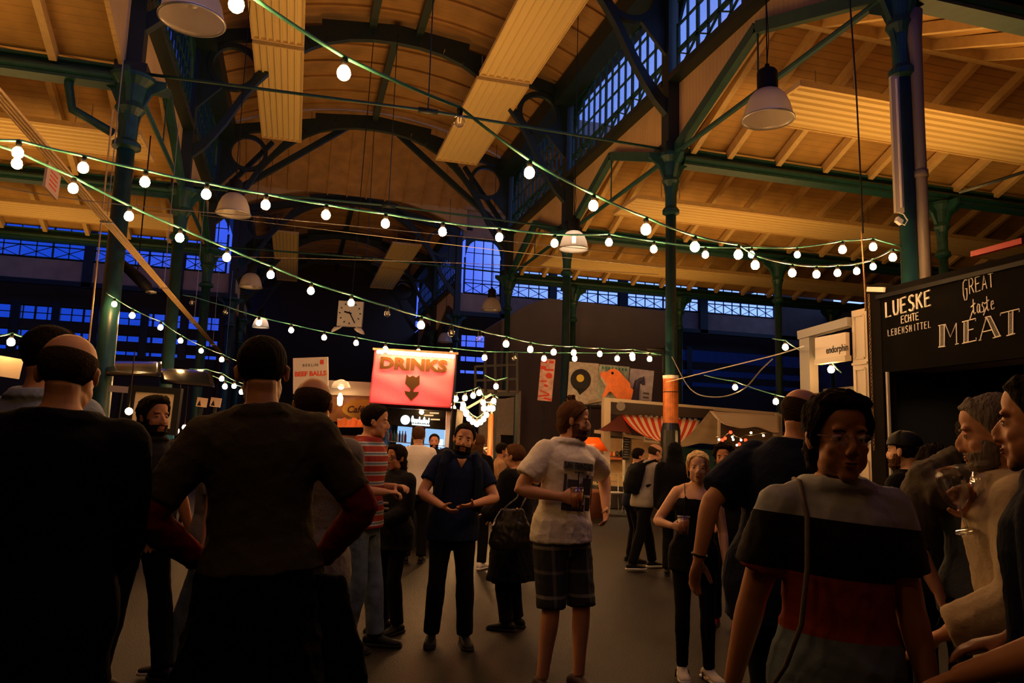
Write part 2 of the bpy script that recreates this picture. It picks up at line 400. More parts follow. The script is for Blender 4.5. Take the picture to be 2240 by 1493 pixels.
# aisle roofs --------------------------------------------------------------
VAL, RID = 8.32, 9.75
def aisle(sgn, k):
    y0, y1 = YK(k), YK(k+1); ym = (y0+y1)/2
    xa = (XR+.2) if sgn > 0 else (XL-.2); xb = 31 if sgn > 0 else -27
    s = M()
    for (a, b) in ((y0, ym), (y1, ym)): s.slab([(xa, a, VAL), (xb, a, VAL), (xb, b, RID), (xa, b, RID)], (0, 0, .1))
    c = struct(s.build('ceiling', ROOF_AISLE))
    n = int(abs(xb-xa)/1.29); 
    for i in range(n):
        x = (9.23-1.29+1.29*i) if sgn > 0 else (-4.6-1.29*i)
        if sgn > 0 and x < 8.2: x = 8.3
        for (a, b) in ((y0, ym), (y1, ym)):
            e = .12 if b > a else -.12
            r = M(); r.bar((x, a+e, VAL-.13), (x, b, RID-.10), .13, .20); r.build('rafter', CREAM_BEAM, c)
    s = M(); s.box(((xa+xb)/2, ym, RID-.14), (abs(xb-xa), .14, .22)); s.build('ridge_beam', CREAM_BEAM, c)
for k in (-1, 0, 1, 2): aisle(1, k); aisle(-1, k)
for sgn, side in ((1, 'right'), (-1, 'left')):
    xa = (XR+.25) if sgn > 0 else (XL-.25); xb = 31 if sgn > 0 else -27
    for k in (0, 1, 2, 3):
        s = M(); L_ = abs(xb-xa); xm = (xa+xb)/2
        s.box((0, 0, .16), (L_, .30, .05)); s.box((0, 0, -.16), (L_, .34, .06)); s.box((0, 0, 0), (L_, .10, .32)); 
        s.tube([(-L_/2, -.16, -.05), (L_/2, -.16, -.05)], .07, 8)
        o_ = s.build('valley_beam', TEAL, None, (xm, YK(k), 8.02)); tag(o_, 'long dark green iron valley beam, %s one crossing the %s aisle' % (ORD[k], side), 'beam', 'aisle valley beams')
# corrugated panels (heating strips) ---------------------------------------
def corrugated(name, label, group, p, lx, ly, along):
    """horizontal ribbed panel centred at p"""
    s = M(); n = 7; W_ = lx if along == 'Y' else ly; Ln = ly if along == 'Y' else lx
    prof = []
    for i in range(n):
        a = -W_/2+W_*i/n; b = W_/n
        prof += [(a, 0), (a+b*.14, .0), (a+b*.22, .05), (a+b*.78, .05), (a+b*.86, 0)]
    prof.append((W_/2, 0))
    for i in range(len(prof)-1):
        (a, za), (b, zb) = prof[i], prof[i+1]
        if along == 'Y': s.slab([(a, -Ln/2, za), (b, -Ln/2, zb), (b, Ln/2, zb), (a, Ln/2, za)], (0, 0, .012))
        else: s.slab([(-Ln/2, a, za), (-Ln/2, b, zb), (Ln/2, b, zb), (Ln/2, a, za)], (0, 0, .012))
    t = thing(name, label, 'ceiling panel', p, 0, group)
    s.build('ribbed_sheet', STRIP, t)
    s = M()
    for e in (-1, 1):
        if along == 'Y': s.box((0, e*Ln/2, .03), (W_+.06, .05, .10)); s.box((e*(W_/2+.02), 0, .03), (.03, Ln, .12))
        else: s.box((e*Ln/2, 0, .03), (.05, W_+.06, .10)); s.box((0, e*(W_/2+.02), .03), (Ln, .03, .12))
    s.build('edge_frame', CREAM_BEAM, t)
    s = M()
    for e in (-.42, 0, .42):
        for q in (-.35, .35):
            if along == 'Y': s.tube([(q*W_, e*Ln, .05), (q*W_, e*Ln, 1.0)], .012, 5)
            else: s.tube([(e*Ln, q*W_, .05), (e*Ln, q*W_, 1.15)], .012, 5)
    s.build('hanger', STEEL, t)
    return t
for sd, xx, wd in (('left', -1.03, 1.25), ('right', 5.15, 1.48)):
    for nm, ya, yb in (('close, upper', 13.2, 19.75), ('middle', 20.0, 26.6), ('beyond the crossing, nearer', YT1+.6, 45.0), ('beyond the crossing, farther', 45.4, 51.6)):
        corrugated('ceiling_panel', 'long cream ribbed panel hung under the nave roof on the %s, the %s length' % (sd, nm), 'nave ceiling panels', (xx, (ya+yb)/2, 11.72), wd, yb-ya, 'Y')
for k, nm in ((0, 'nearest'), (1, 'second'), (2, 'farthest')):
    ym = (YK(k)+YK(k+1))/2+.35
    corrugated('ceiling_panel', 'broad cream ribbed panel hung across the right aisle roof, the %s' % nm, 'aisle ceiling panels', (16.9, ym, 8.05), 17.0, 1.55, 'X')
    if k: corrugated('ceiling_panel', 'broad cream ribbed panel hung across the left aisle roof, the %s' % ('nearer' if k == 1 else 'farther'), 'aisle ceiling panels', (-12.2, ym, 8.05), 17.0, 1.7, 'X')
# arched trusses -------------------------------------------------------------
def arch_truss():
    pr_in = [(0, 13.30), (.7, 13.27), (1.4, 13.15), (2.0, 12.95), (2.45, 12.70), (2.85, 12.42), (3.2, 12.12), (3.53, 11.78), (3.85, 11.38), (4.12, 10.97), (4.36, 10.52), (4.6, 10.06), (4.88, 9.62), (5.12, 9.28), (5.45, 8.95)]
    th = [.42, .43, .46, .48, .46, .36, .24, .18, .16, .16, .16, .17, .2, .24, .3]
    s = M(); pts = []
    for sg in (-1, 1):
        q = [V((sg*a, 0, b)) for a, b in pr_in]
        for i in range(len(q)-1):
            d = (q[i+1]-q[i]).normalized(); n = V((-d.z, 0, d.x))*(-sg)
            if n.z < 0 and i < 6: n = -n
            if i >= 6: n = V((d.z, 0, -d.x)) if (V((d.z, 0, -d.x)).x*sg > 0) else V((-d.z, 0, d.x))
            s.slab([q[i]+V((0, -.1, 0)), q[i+1]+V((0, -.1, 0)), q[i+1]+n*th[i+1]+V((0, -.1, 0)), q[i]+n*th[i]+V((0, -.1, 0))], (0, .2, 0))
    return s
def build_arch(y, label):
    t = thing('arched_truss', label, 'roof truss', (XC, y, 0), 0, 'arched roof trusses')
    arch_truss().build('lower_arch', DTEAL, t)
    s = M()
    for sg in (-1, 1): s.bar((sg*2.1, 0, 13.28), (sg*5.45, 0, 12.52), .2, .34, (0, 0, 1)); 
    s.bar((-2.2, 0, 13.5), (0, 0, 13.72), .2, .28); s.bar((2.2, 0, 13.5), (0, 0, 13.72), .2, .28)
    s.build('upper_chord', DTEAL, t)
    for sg in (-1, 1):
        s = M(); N = 32; s2 = M()
        P_ = lambda r_, an, yy=-.08: (sg*(4.52+r_*math.cos(an)), yy, 11.78+r_*math.sin(an))
        def rout(an):
            an = (an+PI) % (2*PI)-PI; c_, s_ = math.cos(an), math.sin(an)
            if not -1.15 < an < 1.5: return .70
            r = .93/c_ if c_ > .01 else 9
            if s_ > .01: r = min(r, (12.45-11.78)/s_)
            if s_ < 0: r = min(r, 2.3)
            return max(.70, r)
        for i in range(N):
            a, b_ = 2*PI*i/N, 2*PI*(i+1)/N
            s.slab([P_(.56, a), P_(.70, a), P_(.70, b_), P_(.56, b_)], (0, .16, 0))
            ra, rb = rout(a), rout(b_)
            if ra > .71 or rb > .71: s2.slab([P_(.69, a, -.05), P_(ra, a, -.05), P_(rb, b_, -.05), P_(.69, b_, -.05)], (0, .10, 0))
        s.build('spandrel_ring', DTEAL, t); s2.build('spandrel_plate', DTEAL, t)
    return t
A0 = build_arch(YK(1), 'dark iron arched roof truss nearest the camera, cut by the top edge')
for y, lb in ((YK(2), 'dark iron arched roof truss with ring spandrels, the wide one across the top centre'), (YK(3), 'dark iron arched roof truss in front of the brown crossing roof'),
              (YT1, 'dark iron arched roof truss just beyond the crossing'), (YT1+6.9, 'dark iron arched roof truss second beyond the crossing'), (YT1+13.6, 'dark iron arched roof truss above the clock, farthest down the nave')):
    dup(A0, (XC, y, 0), 0, lb)
# crossing struts
for sg, sd in ((-1, 'left'), (1, 'right')):
    s = M(); s.bar((0, 0, 0), (sg*4.6, .0, -3.6), .2, .2, (0, 1, 0)); s.bar((sg*2.7, 0, -1.0), (sg*4.7, 0, -3.6), .16, .16, (0, 1, 0))
    o_ = s.build('raking_strut', DTEAL, None, (XC+sg*1.0, YT0+.5, 13.5)); tag(o_, 'dark raking iron strut leaning to the %s under the crossing roof' % sd, 'strut', 'crossing struts')
# ridge purlins
for (x, y0, y1, lb) in ((XC, YK(2), YT0, 'dark ridge purlin along the middle of the nave roof'), (XC-.75, YK(0), YK(2), 'dark roof purlin, left of a pair at the top edge'), (XC+.65, YK(0), YK(2), 'dark roof purlin, right of a pair at the top edge'), (XC, YT1, YEND, 'dark ridge purlin beyond the crossing')):
    s = M(); s.bar((0, 0, 0), (0, y1-y0, 0), .22, .22); o_ = s.build('purlin', DTEAL, None, (x, y0, 13.72)); tag(o_, lb, 'purlin', 'nave purlins')
# tie rods across the nave
for k, lb in ((1, 'thin iron tie rod crossing the nave between the nearest capitals'), (2, 'thin iron tie rod crossing the nave at the second column pair'), (3, 'thin iron tie rod crossing the nave at the third column pair')):
    t = thing('tie_rod', lb, 'tie rod', (XC, YK(k), HC+.12), 0, 'nave tie rods')
    s = M(); s.tube([(XL-XC, 0, 0), (-.02, 0, .1), (XR-XC, 0, 0)], .032, 8); s.build('rod', TEAL, t, smooth=True)
    s = M(); s.tube([(-.2, 0, .09), (.2, 0, .09)], .06, 10); s.build('coupling', DTEAL, t, smooth=True)
    s = M(); s.tube([(0, 0, .1), (0, 0, 5.2)], .014, 6); s.build('hanger', DTEAL, t)
# transept far wall ----------------------------------------------------------
s = M()
for a, b in ((XR+.2, 31), (-27, XL-.2)):
    s.box(((a+b)/2, YT1+.15, 8.75), (abs(b-a), .25, 1.05)); s.box(((a+b)/2, YT1+.15, 13.15), (abs(b-a), .25, 1.9)); s.box(((a+b)/2, YT1-.1, 13.85), (abs(b-a), .5, .3))
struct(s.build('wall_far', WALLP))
s = M()
for a, b in ((XR+.2, 31), (-27, XL-.2)): s.box(((a+b)/2, YT1, 8.15), (abs(b-a), .3, .22))
struct(s.build('trim_100', DTEAL))
bays = [(XR+.35, 10.15), (10.6, 12.9), (13.3, 17.0), (17.5, 22.0), (22.5, 27.0), (XL-2.2, XL-.35), (-9.4, -5.9), (-13.8, -9.8), (-18.5, -14.2), (-23, -19)]
for a, b in bays: lattice((0, YT1+.05, 0), (1, 0, 0), (0, 0, 1), a, 9.28, b, 12.2, max(4, int((b-a)/.55)//2*2), 4, .55, arch=1.0)
s = M()
for a, b in zip(sorted(bays)[:-1], sorted(bays)[1:]):
    if a[1] < XL-.2 and b[0] < XL or a[0] > XR: s.box(((a[1]+b[0])/2, YT1, 10.2), (b[0]-a[1], .3, 4.4))
struct(s.build('trim_101', DTEAL))
# end walls with bands of small windows
s = M(); rows = ((6.55, 7.25), (5.75, 6.1), (5.1, 5.35))
for a, b in ((XR+.2, 31), (-27, XL-.2)):
    for z0, z1 in ((0, 5.1), (5.35, 5.75), (6.1, 6.55), (7.25, 8.3)): s.box(((a+b)/2, YT1+1.3, (z0+z1)/2), (abs(b-a), .2, z1-z0))
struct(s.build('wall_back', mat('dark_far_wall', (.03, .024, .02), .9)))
for a, b in ((XR+.3, 12), (15, 22), (-9, XL-.4), (-16, -9.4), (-23, -16.4)):
    for z0, z1 in rows: lattice((0, YT1+1.3, 0), (1, 0, 0), (0, 0, 1), a, z0, b, z1, max(6, int((b-a)/.5)), 2 if z1-z0 > .5 else 1, 0, dp=.08, skin=DTEAL)
s = M()
for a, b in ((XR+.3, 12), (15, 22), (-9, XL-.4), (-16, -9.4), (-23, -16.4)):
    n = max(1, int((b-a)/1.5))
    for i in range(n+1): s.box((a+(b-a)*i/n, YT1+1.2, 6.2), (.35, .2, 2.4))
struct(s.build('trim_102', DTEAL))
# outer enclosure
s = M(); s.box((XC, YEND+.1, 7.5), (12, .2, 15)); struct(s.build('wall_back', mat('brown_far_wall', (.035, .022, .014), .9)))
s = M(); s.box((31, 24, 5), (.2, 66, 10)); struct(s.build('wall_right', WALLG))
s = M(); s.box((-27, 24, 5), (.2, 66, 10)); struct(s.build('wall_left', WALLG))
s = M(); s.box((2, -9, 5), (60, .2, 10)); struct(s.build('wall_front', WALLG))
s = M()
for x in (XR+.3, XL-.3): s.box((x, 47.5, 4.6), (.2, 17, 9.2))
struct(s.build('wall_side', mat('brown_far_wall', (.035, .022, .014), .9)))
s = M()
for y in (YT0-.1, ):
    for a, b in ((XR+.2, 31), (-27, XL-.2)): s.box(((a+b)/2, y, 9.6), (abs(b-a), .15, 2.2))
    s.box((25, ry, 14), (.2, 11, 7)); s.box((-20, ry, 14), (.2, 11, 7))
for x in (19, -14): s.slab([(x, YT0, 12.3), (x, YT1, 12.3), (x, YT1, 13.7), (x, ry, rz+.1), (x, YT0, 13.7)], (.15, 0, 0))
s.box((25, 33.5, 13.2), (12.5, 10.2, .15)); s.box((-20.5, 33.5, 13.2), (13.5, 10.2, .15))
struct(s.build('wall_gable', CREAM_BOARD))
# roof over the part of the hall behind the photographer, and gable infills at the crossing
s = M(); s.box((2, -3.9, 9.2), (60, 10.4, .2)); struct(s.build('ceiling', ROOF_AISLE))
for yy, zt in ((YT1-.18, 13.95), (YT0+.10, 14.45)):
    s = M(); N = 24
    for i in range(N):
        a, b = XC-5.9+11.8*i/N, XC-5.9+11.8*(i+1)/N
        s.slab([(a, yy, min(nave_z(a), zt-.05)), (b, yy, min(nave_z(b), zt-.05)), (b, yy, zt), (a, yy, zt)], (0, .1, 0))
    struct(s.build('wall_gable', CREAM_BOARD))

# ------------------------------------------------------------------ festoon lights
def bulb_mesh(r, lit):
    s = M(); prof = [(.001, -r*2.15), (r*.5, -r*2.05), (r*.87, -r*1.7), (r, -r*1.15), (r*.9, -r*.6), (r*.62, -r*.2), (r*.42, .0)]
    s.lathe(prof, seg=12); me = s.mesh('light_bulb', True); me.materials.append(BULB if lit else CLEAR); return me
def sock_mesh(r):
    s = M(); s.lathe([(r*.5, -.008), (r*.55, r*.9), (r*.4, r*1.1), (r*.2, r*1.25)], seg=8); me = s.mesh('socket', True); me.materials.append(BLACK); return me
BM = {}
def bm_get(r, lit):
    if (r, lit) not in BM: BM[(r, lit)] = bulb_mesh(r, lit)
    return BM[(r, lit)]
SM = {}
def add_bulb(t, org, p, r, lit, Rm=None):
    o = bpy.data.objects.new('light_bulb', bm_get(r, lit)); COL.objects.link(o); o.parent = t; o.location = p-org
    if Rm: o.rotation_euler = Rm
    if not lit: o['label'] = 'unlit clear glass bulb'
    if r not in SM: SM[r] = sock_mesh(r)
    k = bpy.data.objects.new('socket', SM[r]); COL.objects.link(k); k.parent = o
    if not lit:
        f_ = M(); f_.tube([(-.008, 0, -r*.4), (-.006, 0, -r*1.4), (.006, 0, -r*1.4), (.008, 0, -r*.4)], .0012, 4); q = f_.build('filament', emis('dull_filament', (1, .45, .12), 2), o)
def festoon(label, x0, d0, x1, d1, start, bulbs, end, cabr=.009, off=(), wire=WIRE, rfix=None, unseen_bulbs=()):
    """bulbs: pixel centres; depth follows 1/d linear in pixel x between (x0,d0) and (x1,d1)"""
    D = lambda x: 1/(1/d0+(1/d1-1/d0)*(x-x0)/(x1-x0))
    org = at(bulbs[0][0], bulbs[0][1], 'd', D(bulbs[0][0])); t = thing('string_lights', label, 'string lights', org, 0, 'festoon light strings')
    pts = [V(p)+V((0, 0, .085))-org for p in unseen_bulbs]
    for p in unseen_bulbs: add_bulb(t, org, V(p)+V((0, 0, .03)), .030, True)
    if start: pts.append(at(*start, 'd', D(start[0]))-org)
    for i, (px, py) in enumerate(bulbs):
        d = D(px); r = rfix or (.030 if d < 5 else .035 if d < 9 else .045 if d < 14 else .052)  # farther bulbs are oversized to imitate their glare
        r = r if d < 19 else .06
        p = at(px, py, 'd', d)+V((0, 0, r*1.1)); add_bulb(t, org, p, r, i not in off)
        pts.append(p+V((0, 0, r*1.35))-org)
    if end: pts.append(at(*end, 'd', D(end[0]))-org)
    # smooth the cable: sag a touch between sockets
    q = []
    for i in range(len(pts)-1):
        a, b = pts[i], pts[i+1]
        for k in range(4): u = k/4; q.append(a.lerp(b, u)-V((0, 0, 4*u*(1-u)*(b-a).length*.012)))
    q.append(pts[-1]); s = M(); s.tube(q, cabr, 6); s.build('cable', wire, t, smooth=True)
    return t
festoon('bulb string starting close overhead at top centre, ending at the nearest right column', 560, 3.0, 1970, 9.6, (545, -40),
        [(517, 10), (752, 160), (1005, 265), (1158, 378), (1298, 450), (1413, 502), (1520, 540), (1615, 557), (1652, 580), (1733, 597), (1786, 600), (1832, 597), (1874, 593), (1910, 583), (1953, 563)], (1975, 548), off=(2,),
        unseen_bulbs=[(-.52, .6, 3.47), (-.28, 1.6, 3.36)])  # unseen bulbs added overhead to light the foreground people
festoon('upper of the long strings crossing from the left edge to the nearest right column', 0, 5.0, 1975, 9.6, (-30, 305),
        [(39, 334), (182, 367), (317, 398), (451, 425), (581, 448), (713, 470), (843, 489), (968, 507), (1092, 519), (1213, 532), (1332, 530), (1430, 545), (1543, 557), (1644, 557), (1744, 557), (1843, 546), (1910, 540)], (1972, 538))
festoon('string sloping from the left edge down past the clock to the orange wrapped column', 0, 5.2, 1455, 16.6, (-30, 310),
        [(37, 358), (160, 412), (282, 473), (393, 520), (496, 563), (592, 601), (680, 636), (768, 662), (847, 686), (921, 711), (987, 728), (1049, 740), (1107, 752), (1160, 764), (1211, 770), (1255, 771), (1312, 774), (1383, 777)], (1452, 772), off=(8, 10, 11))
festoon('bulb string from the second left column over the DRINKS banner to the orange wrapped column', 420, 13.0, 1455, 16.2, (400, 645),
        [(420, 662), (493, 683), (566, 706), (637, 722), (709, 738), (779, 750), (843, 764), (915, 770), (987, 775), (1060, 782), (1125, 783), (1190, 784), (1257, 784), (1350, 784), (1384, 783), (1421, 785)], (1453, 776), off=(0, 1, 10))
festoon('string of bulbs dropping steeply behind the left columns', 240, 13.2, 540, 22, (232, 640),
        [(250, 665), (289, 690), (351, 716), (395, 745), (440, 767), (485, 786), (528, 803)], (560, 815))
festoon('low short string of bulbs beside the third left column', 420, 15.5, 560, 19, (415, 806), [(427, 820), (450, 820), (485, 828), (512, 844), (545, 852)], (570, 862))
festoon('second low string of bulbs just under the short one', 440, 15.2, 560, 18, (438, 815), [(456, 831), (492, 845), (528, 857)], (575, 870))
festoon('single lit bulb on a cable at the left edge above the pale blue collar', 0, 7, 60, 7.2, (-20, 738), [(24, 748)], (50, 736))
festoon('sparse string of bulbs slanting down in front of the white panelled booth', 1700, 12.0, 1830, 10.2, (1690, 740), [(1718, 759), (1755, 785), (1818, 808)], (1840, 815), off=(1,))
festoon('sparse string of bulbs above the canvas tent', 1590, 13.6, 1800, 11, (1540, 820), [(1608, 847), (1697, 878), (1785, 894)], (1850, 905))
lp = [(992, 893), (1012, 893), (1013, 885), (1016, 898), (1020, 905), (1026, 915), (1034, 922), (1043, 927), (1051, 923), (1058, 916), (1064, 907), (1058, 893), (1070, 893), (1078, 893)]
festoon('bright loop of bulbs hung in a heart curve under the stair landing', 980, 14.5, 1090, 14.6, (985, 885), lp, (1085, 885), rfix=.050)
festoon('short rising row of bulbs above the bulb loop by the stair landing', 980, 14.2, 1090, 14.6, (990, 874), [(997, 872), (1017, 870), (1035, 865), (1048, 859), (1057, 880), (1080, 877)], (1090, 870), rfix=.050)
festoon('single bulb hanging over the stair landing', 1060, 15, 1100, 15, (1060, 820), [(1085, 845)], (1110, 825), rfix=.05)
tred = [(1575, 957), (1592, 948), (1600, 943), (1620, 962), (1640, 957)]
RB = emis('red_lit_bulb', (1, .035, .01), 5)
t = thing('string_lights', 'tiny red and white fairy lights under the canvas tent', 'string lights', at(1575, 957, 'd', 15.5), 0, 'festoon light strings'); org = at(1575, 957, 'd', 15.5)
s = M(); pp = [at(1565, 955, 'd', 15.5)-org]+[at(x, y, 'd', 15.5)-org for x, y in ((1575, 953), (1586, 952), (1600, 941), (1606, 952), (1620, 958), (1630, 951), (1642, 952), (1670, 946), (1700, 948))]; s.tube(pp, .006, 5); s.build('cable', WIREB, t)
for j, (x, y) in enumerate([(1573, 961), (1580, 962), (1586, 958), (1598, 945), (1602, 955), (1617, 971), (1604, 961), (1631, 962), (1621, 962), (1643, 946), (1670, 952), (1579, 970), (1612, 973)]):
    b = M(); b.ball((0, 0, 0), .035 if j in (1, 2, 3, 5, 7, 11) else .022, 8, 6); ob = b.build('fairy_light', RB if j in (1, 2, 3, 5, 7, 11) else BULB, t, at(x, y, 'd', 15.5)-org)

# ------------------------------------------------------------------ pendants
def shade_mat(name, col, tr):
    m = bpy.data.materials.new(name); m.use_nodes = True; n = m.node_tree.nodes; n.clear(); L = m.node_tree.links
    o = n.new('ShaderNodeOutputMaterial'); d = n.new('ShaderNodeBsdfDiffuse'); d.inputs[0].default_value = (*col, 1); t = n.new('ShaderNodeBsdfTranslucent'); t.inputs[0].default_value = (*col, 1)
    tp = n.new('ShaderNodeBsdfTransparent'); g = n.new('ShaderNodeBsdfGlossy'); g.inputs['Roughness'].default_value = .25
    a = n.new('ShaderNodeMixShader'); a.inputs[0].default_value = .5; b = n.new('ShaderNodeMixShader'); b.inputs[0].default_value = tr; c = n.new('ShaderNodeMixShader'); c.inputs[0].default_value = .12
    L.new(d.outputs[0], a.inputs[1]); L.new(t.outputs[0], a.inputs[2]); L.new(a.outputs[0], b.inputs[1]); L.new(tp.outputs[0], b.inputs[2]); L.new(b.outputs[0], c.inputs[1]); L.new(g.outputs[0], c.inputs[2]); L.new(c.outputs[0], o.inputs[0]); return m
SHADE = shade_mat('frosted_acrylic', (.75, .68, .60), .18)
def pendant(label, p, lit=False, cord=6.5):
    if YT0 < p.y < YT1: cord = 9.2
    t = thing('pendant_lamp', label, 'lamp', p, 0, 'hall pendant lamps')
    s = M(); pr = [(.15, .47), (.20, .44), (.27, .36), (.33, .22), (.37, .05), (.385, 0), (.375, 0), (.36, .05), (.32, .215), (.26, .35), (.19, .43), (.14, .46)]
    s.lathe(pr, seg=36, cap=False); s.build('shade', SHADE, t, smooth=True)
    s = M(); s.lathe([(.375, -.008), (.395, -.004), (.395, .012), (.375, .012)], seg=36, cap=False); s.build('rim', STEEL, t, smooth=True)
    s = M(); s.lathe([(.08, .40), (.15, .44), (.155, .50), (.155, .76), (.13, .80), (.05, .83), (.03, .90)], seg=24); s.build('lamp_housing', BLACK, t, smooth=True)
    s = M(); s.lathe([(.001, .16), (.05, .18), (.055, .25), (.04, .34), (.03, .42)], seg=12); s.build('bulb', emis('pendant_lamp_glow', (1, .80, .58), 60) if lit else mat('lamp_glass_off', (.6, .55, .5), .2), t, smooth=True)
    s = M(); s.tube([(0, 0, .88), (0, 0, .9+cord)], .010, 6); s.tube([(0, 0, .9), (.05, .02, 1.3), (.01, 0, 1.9), (0, 0, 2.3)], .007, 5); s.build('cord', BLACK, t)
    return t
pendant('large unlit frosted pendant lamp cut by the top edge, left of centre', at(420, 45, 'Z', 6.5))
pendant('unlit pendant lamp with frosted dome and black housing hanging near the nearest right column', at(1680, 262, 'Z', 6.5))
pendant('brightly lit white domed pendant lamp over the middle of the right arcade', at(1255, 545, 'Z', 6.5), True)
pendant('unlit frosted pendant lamp in front of the dark left arcade, second from the camera', at(510, 468, 'Z', 6.5))
pendant('unlit frosted pendant lamp, third down the left arcade', at(548, 628, 'Z', 6.5))
pendant('small lit pendant lamp just above the head of the person in olive', at(570, 716, 'Z', 6.5), True)
pendant('unlit frosted pendant lamp in front of the tall arched window', at(1075, 678, 'Z', 6.5))
pendant('small unlit frosted pendant lamp above the right end of the DRINKS banner', at(973, 748, 'Z', 6.5))

# ------------------------------------------------------------------ flat signs and boards
def plate(name, label, cat, TL, TR, h, material, thick=.03, group=None, bname='board'):
    """a vertical board; TL, TR = (px, py, d); local x to the right, y up, z to the viewer, origin bottom left"""
    a = at(TL[0], TL[1], 'd', TL[2]); b = at(TR[0], TR[1], 'd', TR[2]); X = (b-a); wd = X.length
    R = frame_from(X, (0, 0, 1)); t = thing(name, label, cat, (0, 0, 0), 0, group)
    m = R.to_4x4(); m.translation = a-R.col[1]*h; t.matrix_world = m
    if bname:
        s = M(); s.box((wd/2, h/2, -thick/2), (wd, h, thick)); s.build(bname, material, t)
    return t, wd, h
I3 = Matrix.Identity(3)
px2m = lambda n, d: n/F_PX*d
# DRINKS banner: rippled fabric
D_ = 11.5
t, wd, h = plate('drinks_banner', 'red fabric banner reading DRINKS with a downward arrow, hung over the bar', 'banner', (820, 764, D_), (998, 774, D_-.1), px2m(117, D_), None, bname=None)
s = M(); nx, ny = 40, 26
vs = [(wd*i/nx-(.02*(1-j/ny)), h*j/ny, .006*math.sin(i*.35+j*.3)*math.sin(j*.35)+.005*math.sin(j*.6+i*.12)) for j in range(ny+1) for i in range(nx+1)]
s.add(vs, [(j*(nx+1)+i, j*(nx+1)+i+1, (j+1)*(nx+1)+i+1, (j+1)*(nx+1)+i) for j in range(ny) for i in range(nx)])
o_ = s.build('banner_cloth', mat('red_banner_cloth', (.90, .085, .115), .8, bump=.2, bscale=12), t, smooth=True); sm = o_.modifiers.new('t', 'SOLIDIFY'); sm.thickness = .004
GOLD = mat('brown_gold_print', (.040, .018, .004), .9, spec=.1)
text_mesh('lettering', 'DRINKS', .235, GOLD, t, (wd*.49, h*.745, .03), I3, .002, .012, sx=1.22, spacing=1.02)
s = M(); cx_, cy_ = wd*.50, h*.36
s.slab([(cx_-.10, cy_+.17, .03), (cx_-.05, cy_+.13, .03), (cx_, cy_+.155, .03), (cx_+.05, cy_+.13, .03), (cx_+.10, cy_+.17, .03), (cx_+.11, cy_+.03, .03), (cx_+.04, cy_-.03, .03), (cx_+.02, cy_-.06, .03), (cx_+.03, cy_-.09, .03),
        (cx_+.11, cy_-.08, .03), (cx_+.09, cy_-.13, .03), (cx_, cy_-.22, .03), (cx_-.09, cy_-.13, .03), (cx_-.11, cy_-.08, .03), (cx_-.03, cy_-.09, .03), (cx_-.02, cy_-.06, .03), (cx_-.04, cy_-.03, .03), (cx_-.11, cy_+.03, .03)], (0, 0, .003))
s.build('arrow', GOLD, t)
s = M(); s.tube([(-.03, h+.01, 0), (wd+.03, h+.01, 0)], .018, 8); s.build('top_pole', CREAM_BEAM, t)
for e_ in (0, 1): s = M(); s.tube([(wd*e_, h, -.03), (wd*e_, -at(900, 885, 'd', 11.5).z+.06, -.03)], .015, 6); s.build('upright', BLACK, t)
area_light('added_banner_fill', at(900, 740, 'd', 9.9), (.5, .2), 15, (1, .62, .40), (PI*.42, 0, 0), 100)  # unseen area light added to brighten the red cloth
# bulb bar above the banner
t2, w2, h2 = plate('bulb_bar', 'dense row of small bulbs along the top of the DRINKS banner', 'string lights', (826, 764, D_-.12), (996, 775, D_-.22), .02, None, bname=None)
s = M(); s.box((w2/2, .0, 0), (w2, .03, .03)); s.build('rail', WHITE, t2)
for i in range(22):
    b = M(); b.ball((0, 0, 0), .026, 10, 7); b.build('light_bulb', BULB, t2, (w2*(i+.5)/22, -.02+(.04 if i == 2 else 0), .04), smooth=True)
# clock
t, wd, h = plate('hall_clock', 'square white station clock hanging in the nave, showing 9:25', 'clock', (741, 657, 22), (795, 660, 22), .74, mat('clock_face_white', (.5, .5, .44), .6), thick=.12, bname='face')
s = M(); c = V((wd/2, h*.52, .012))
for i in range(12):
    a = i*PI/6; d = V((math.sin(a), math.cos(a), 0)); s.bar(c+d*.27, c+d*(.32), .03, .01, (0, 0, 1))
s.build('hour_marks', BLACK, t)
for nm, an, ln, wdt in (('hour_hand', math.radians(283), .17, .045), ('minute_hand', math.radians(150), .27, .03)):
    s = M(); d = V((math.sin(an), math.cos(an), 0)); s.bar(c-d*.05+V((0, 0, .02)), c+d*ln+V((0, 0, .02)), wdt, .01, (0, 0, 1)); s.build(nm, BLACK, t)
s = M(); s.bar((wd/2, h, -.06), (wd/2, h+8.3, -.06), .02, .02); s.build('hanger', BLACK, t)
for e in (.03, .97):
    s = M(); x_ = wd*e; s.lathe([(.02, .10), (.10, .06), (.17, 0), (.16, 0), (.09, .05)], (0, 0, 0), seg=18)
    s.v = [tuple(Euler((-PI/2+.3, 0, .5 if e < .5 else -.5)).to_matrix() @ V(v)+V((x_, -.14, .12))) for v in s.v]; s.tube([(x_, -.10, .08), (wd*(.5+(e-.5)*.5), .02, -.02)], .02, 6); s.build('spotlight', mat('lamp_enamel', (.8, .75, .65), .3), t, smooth=True)

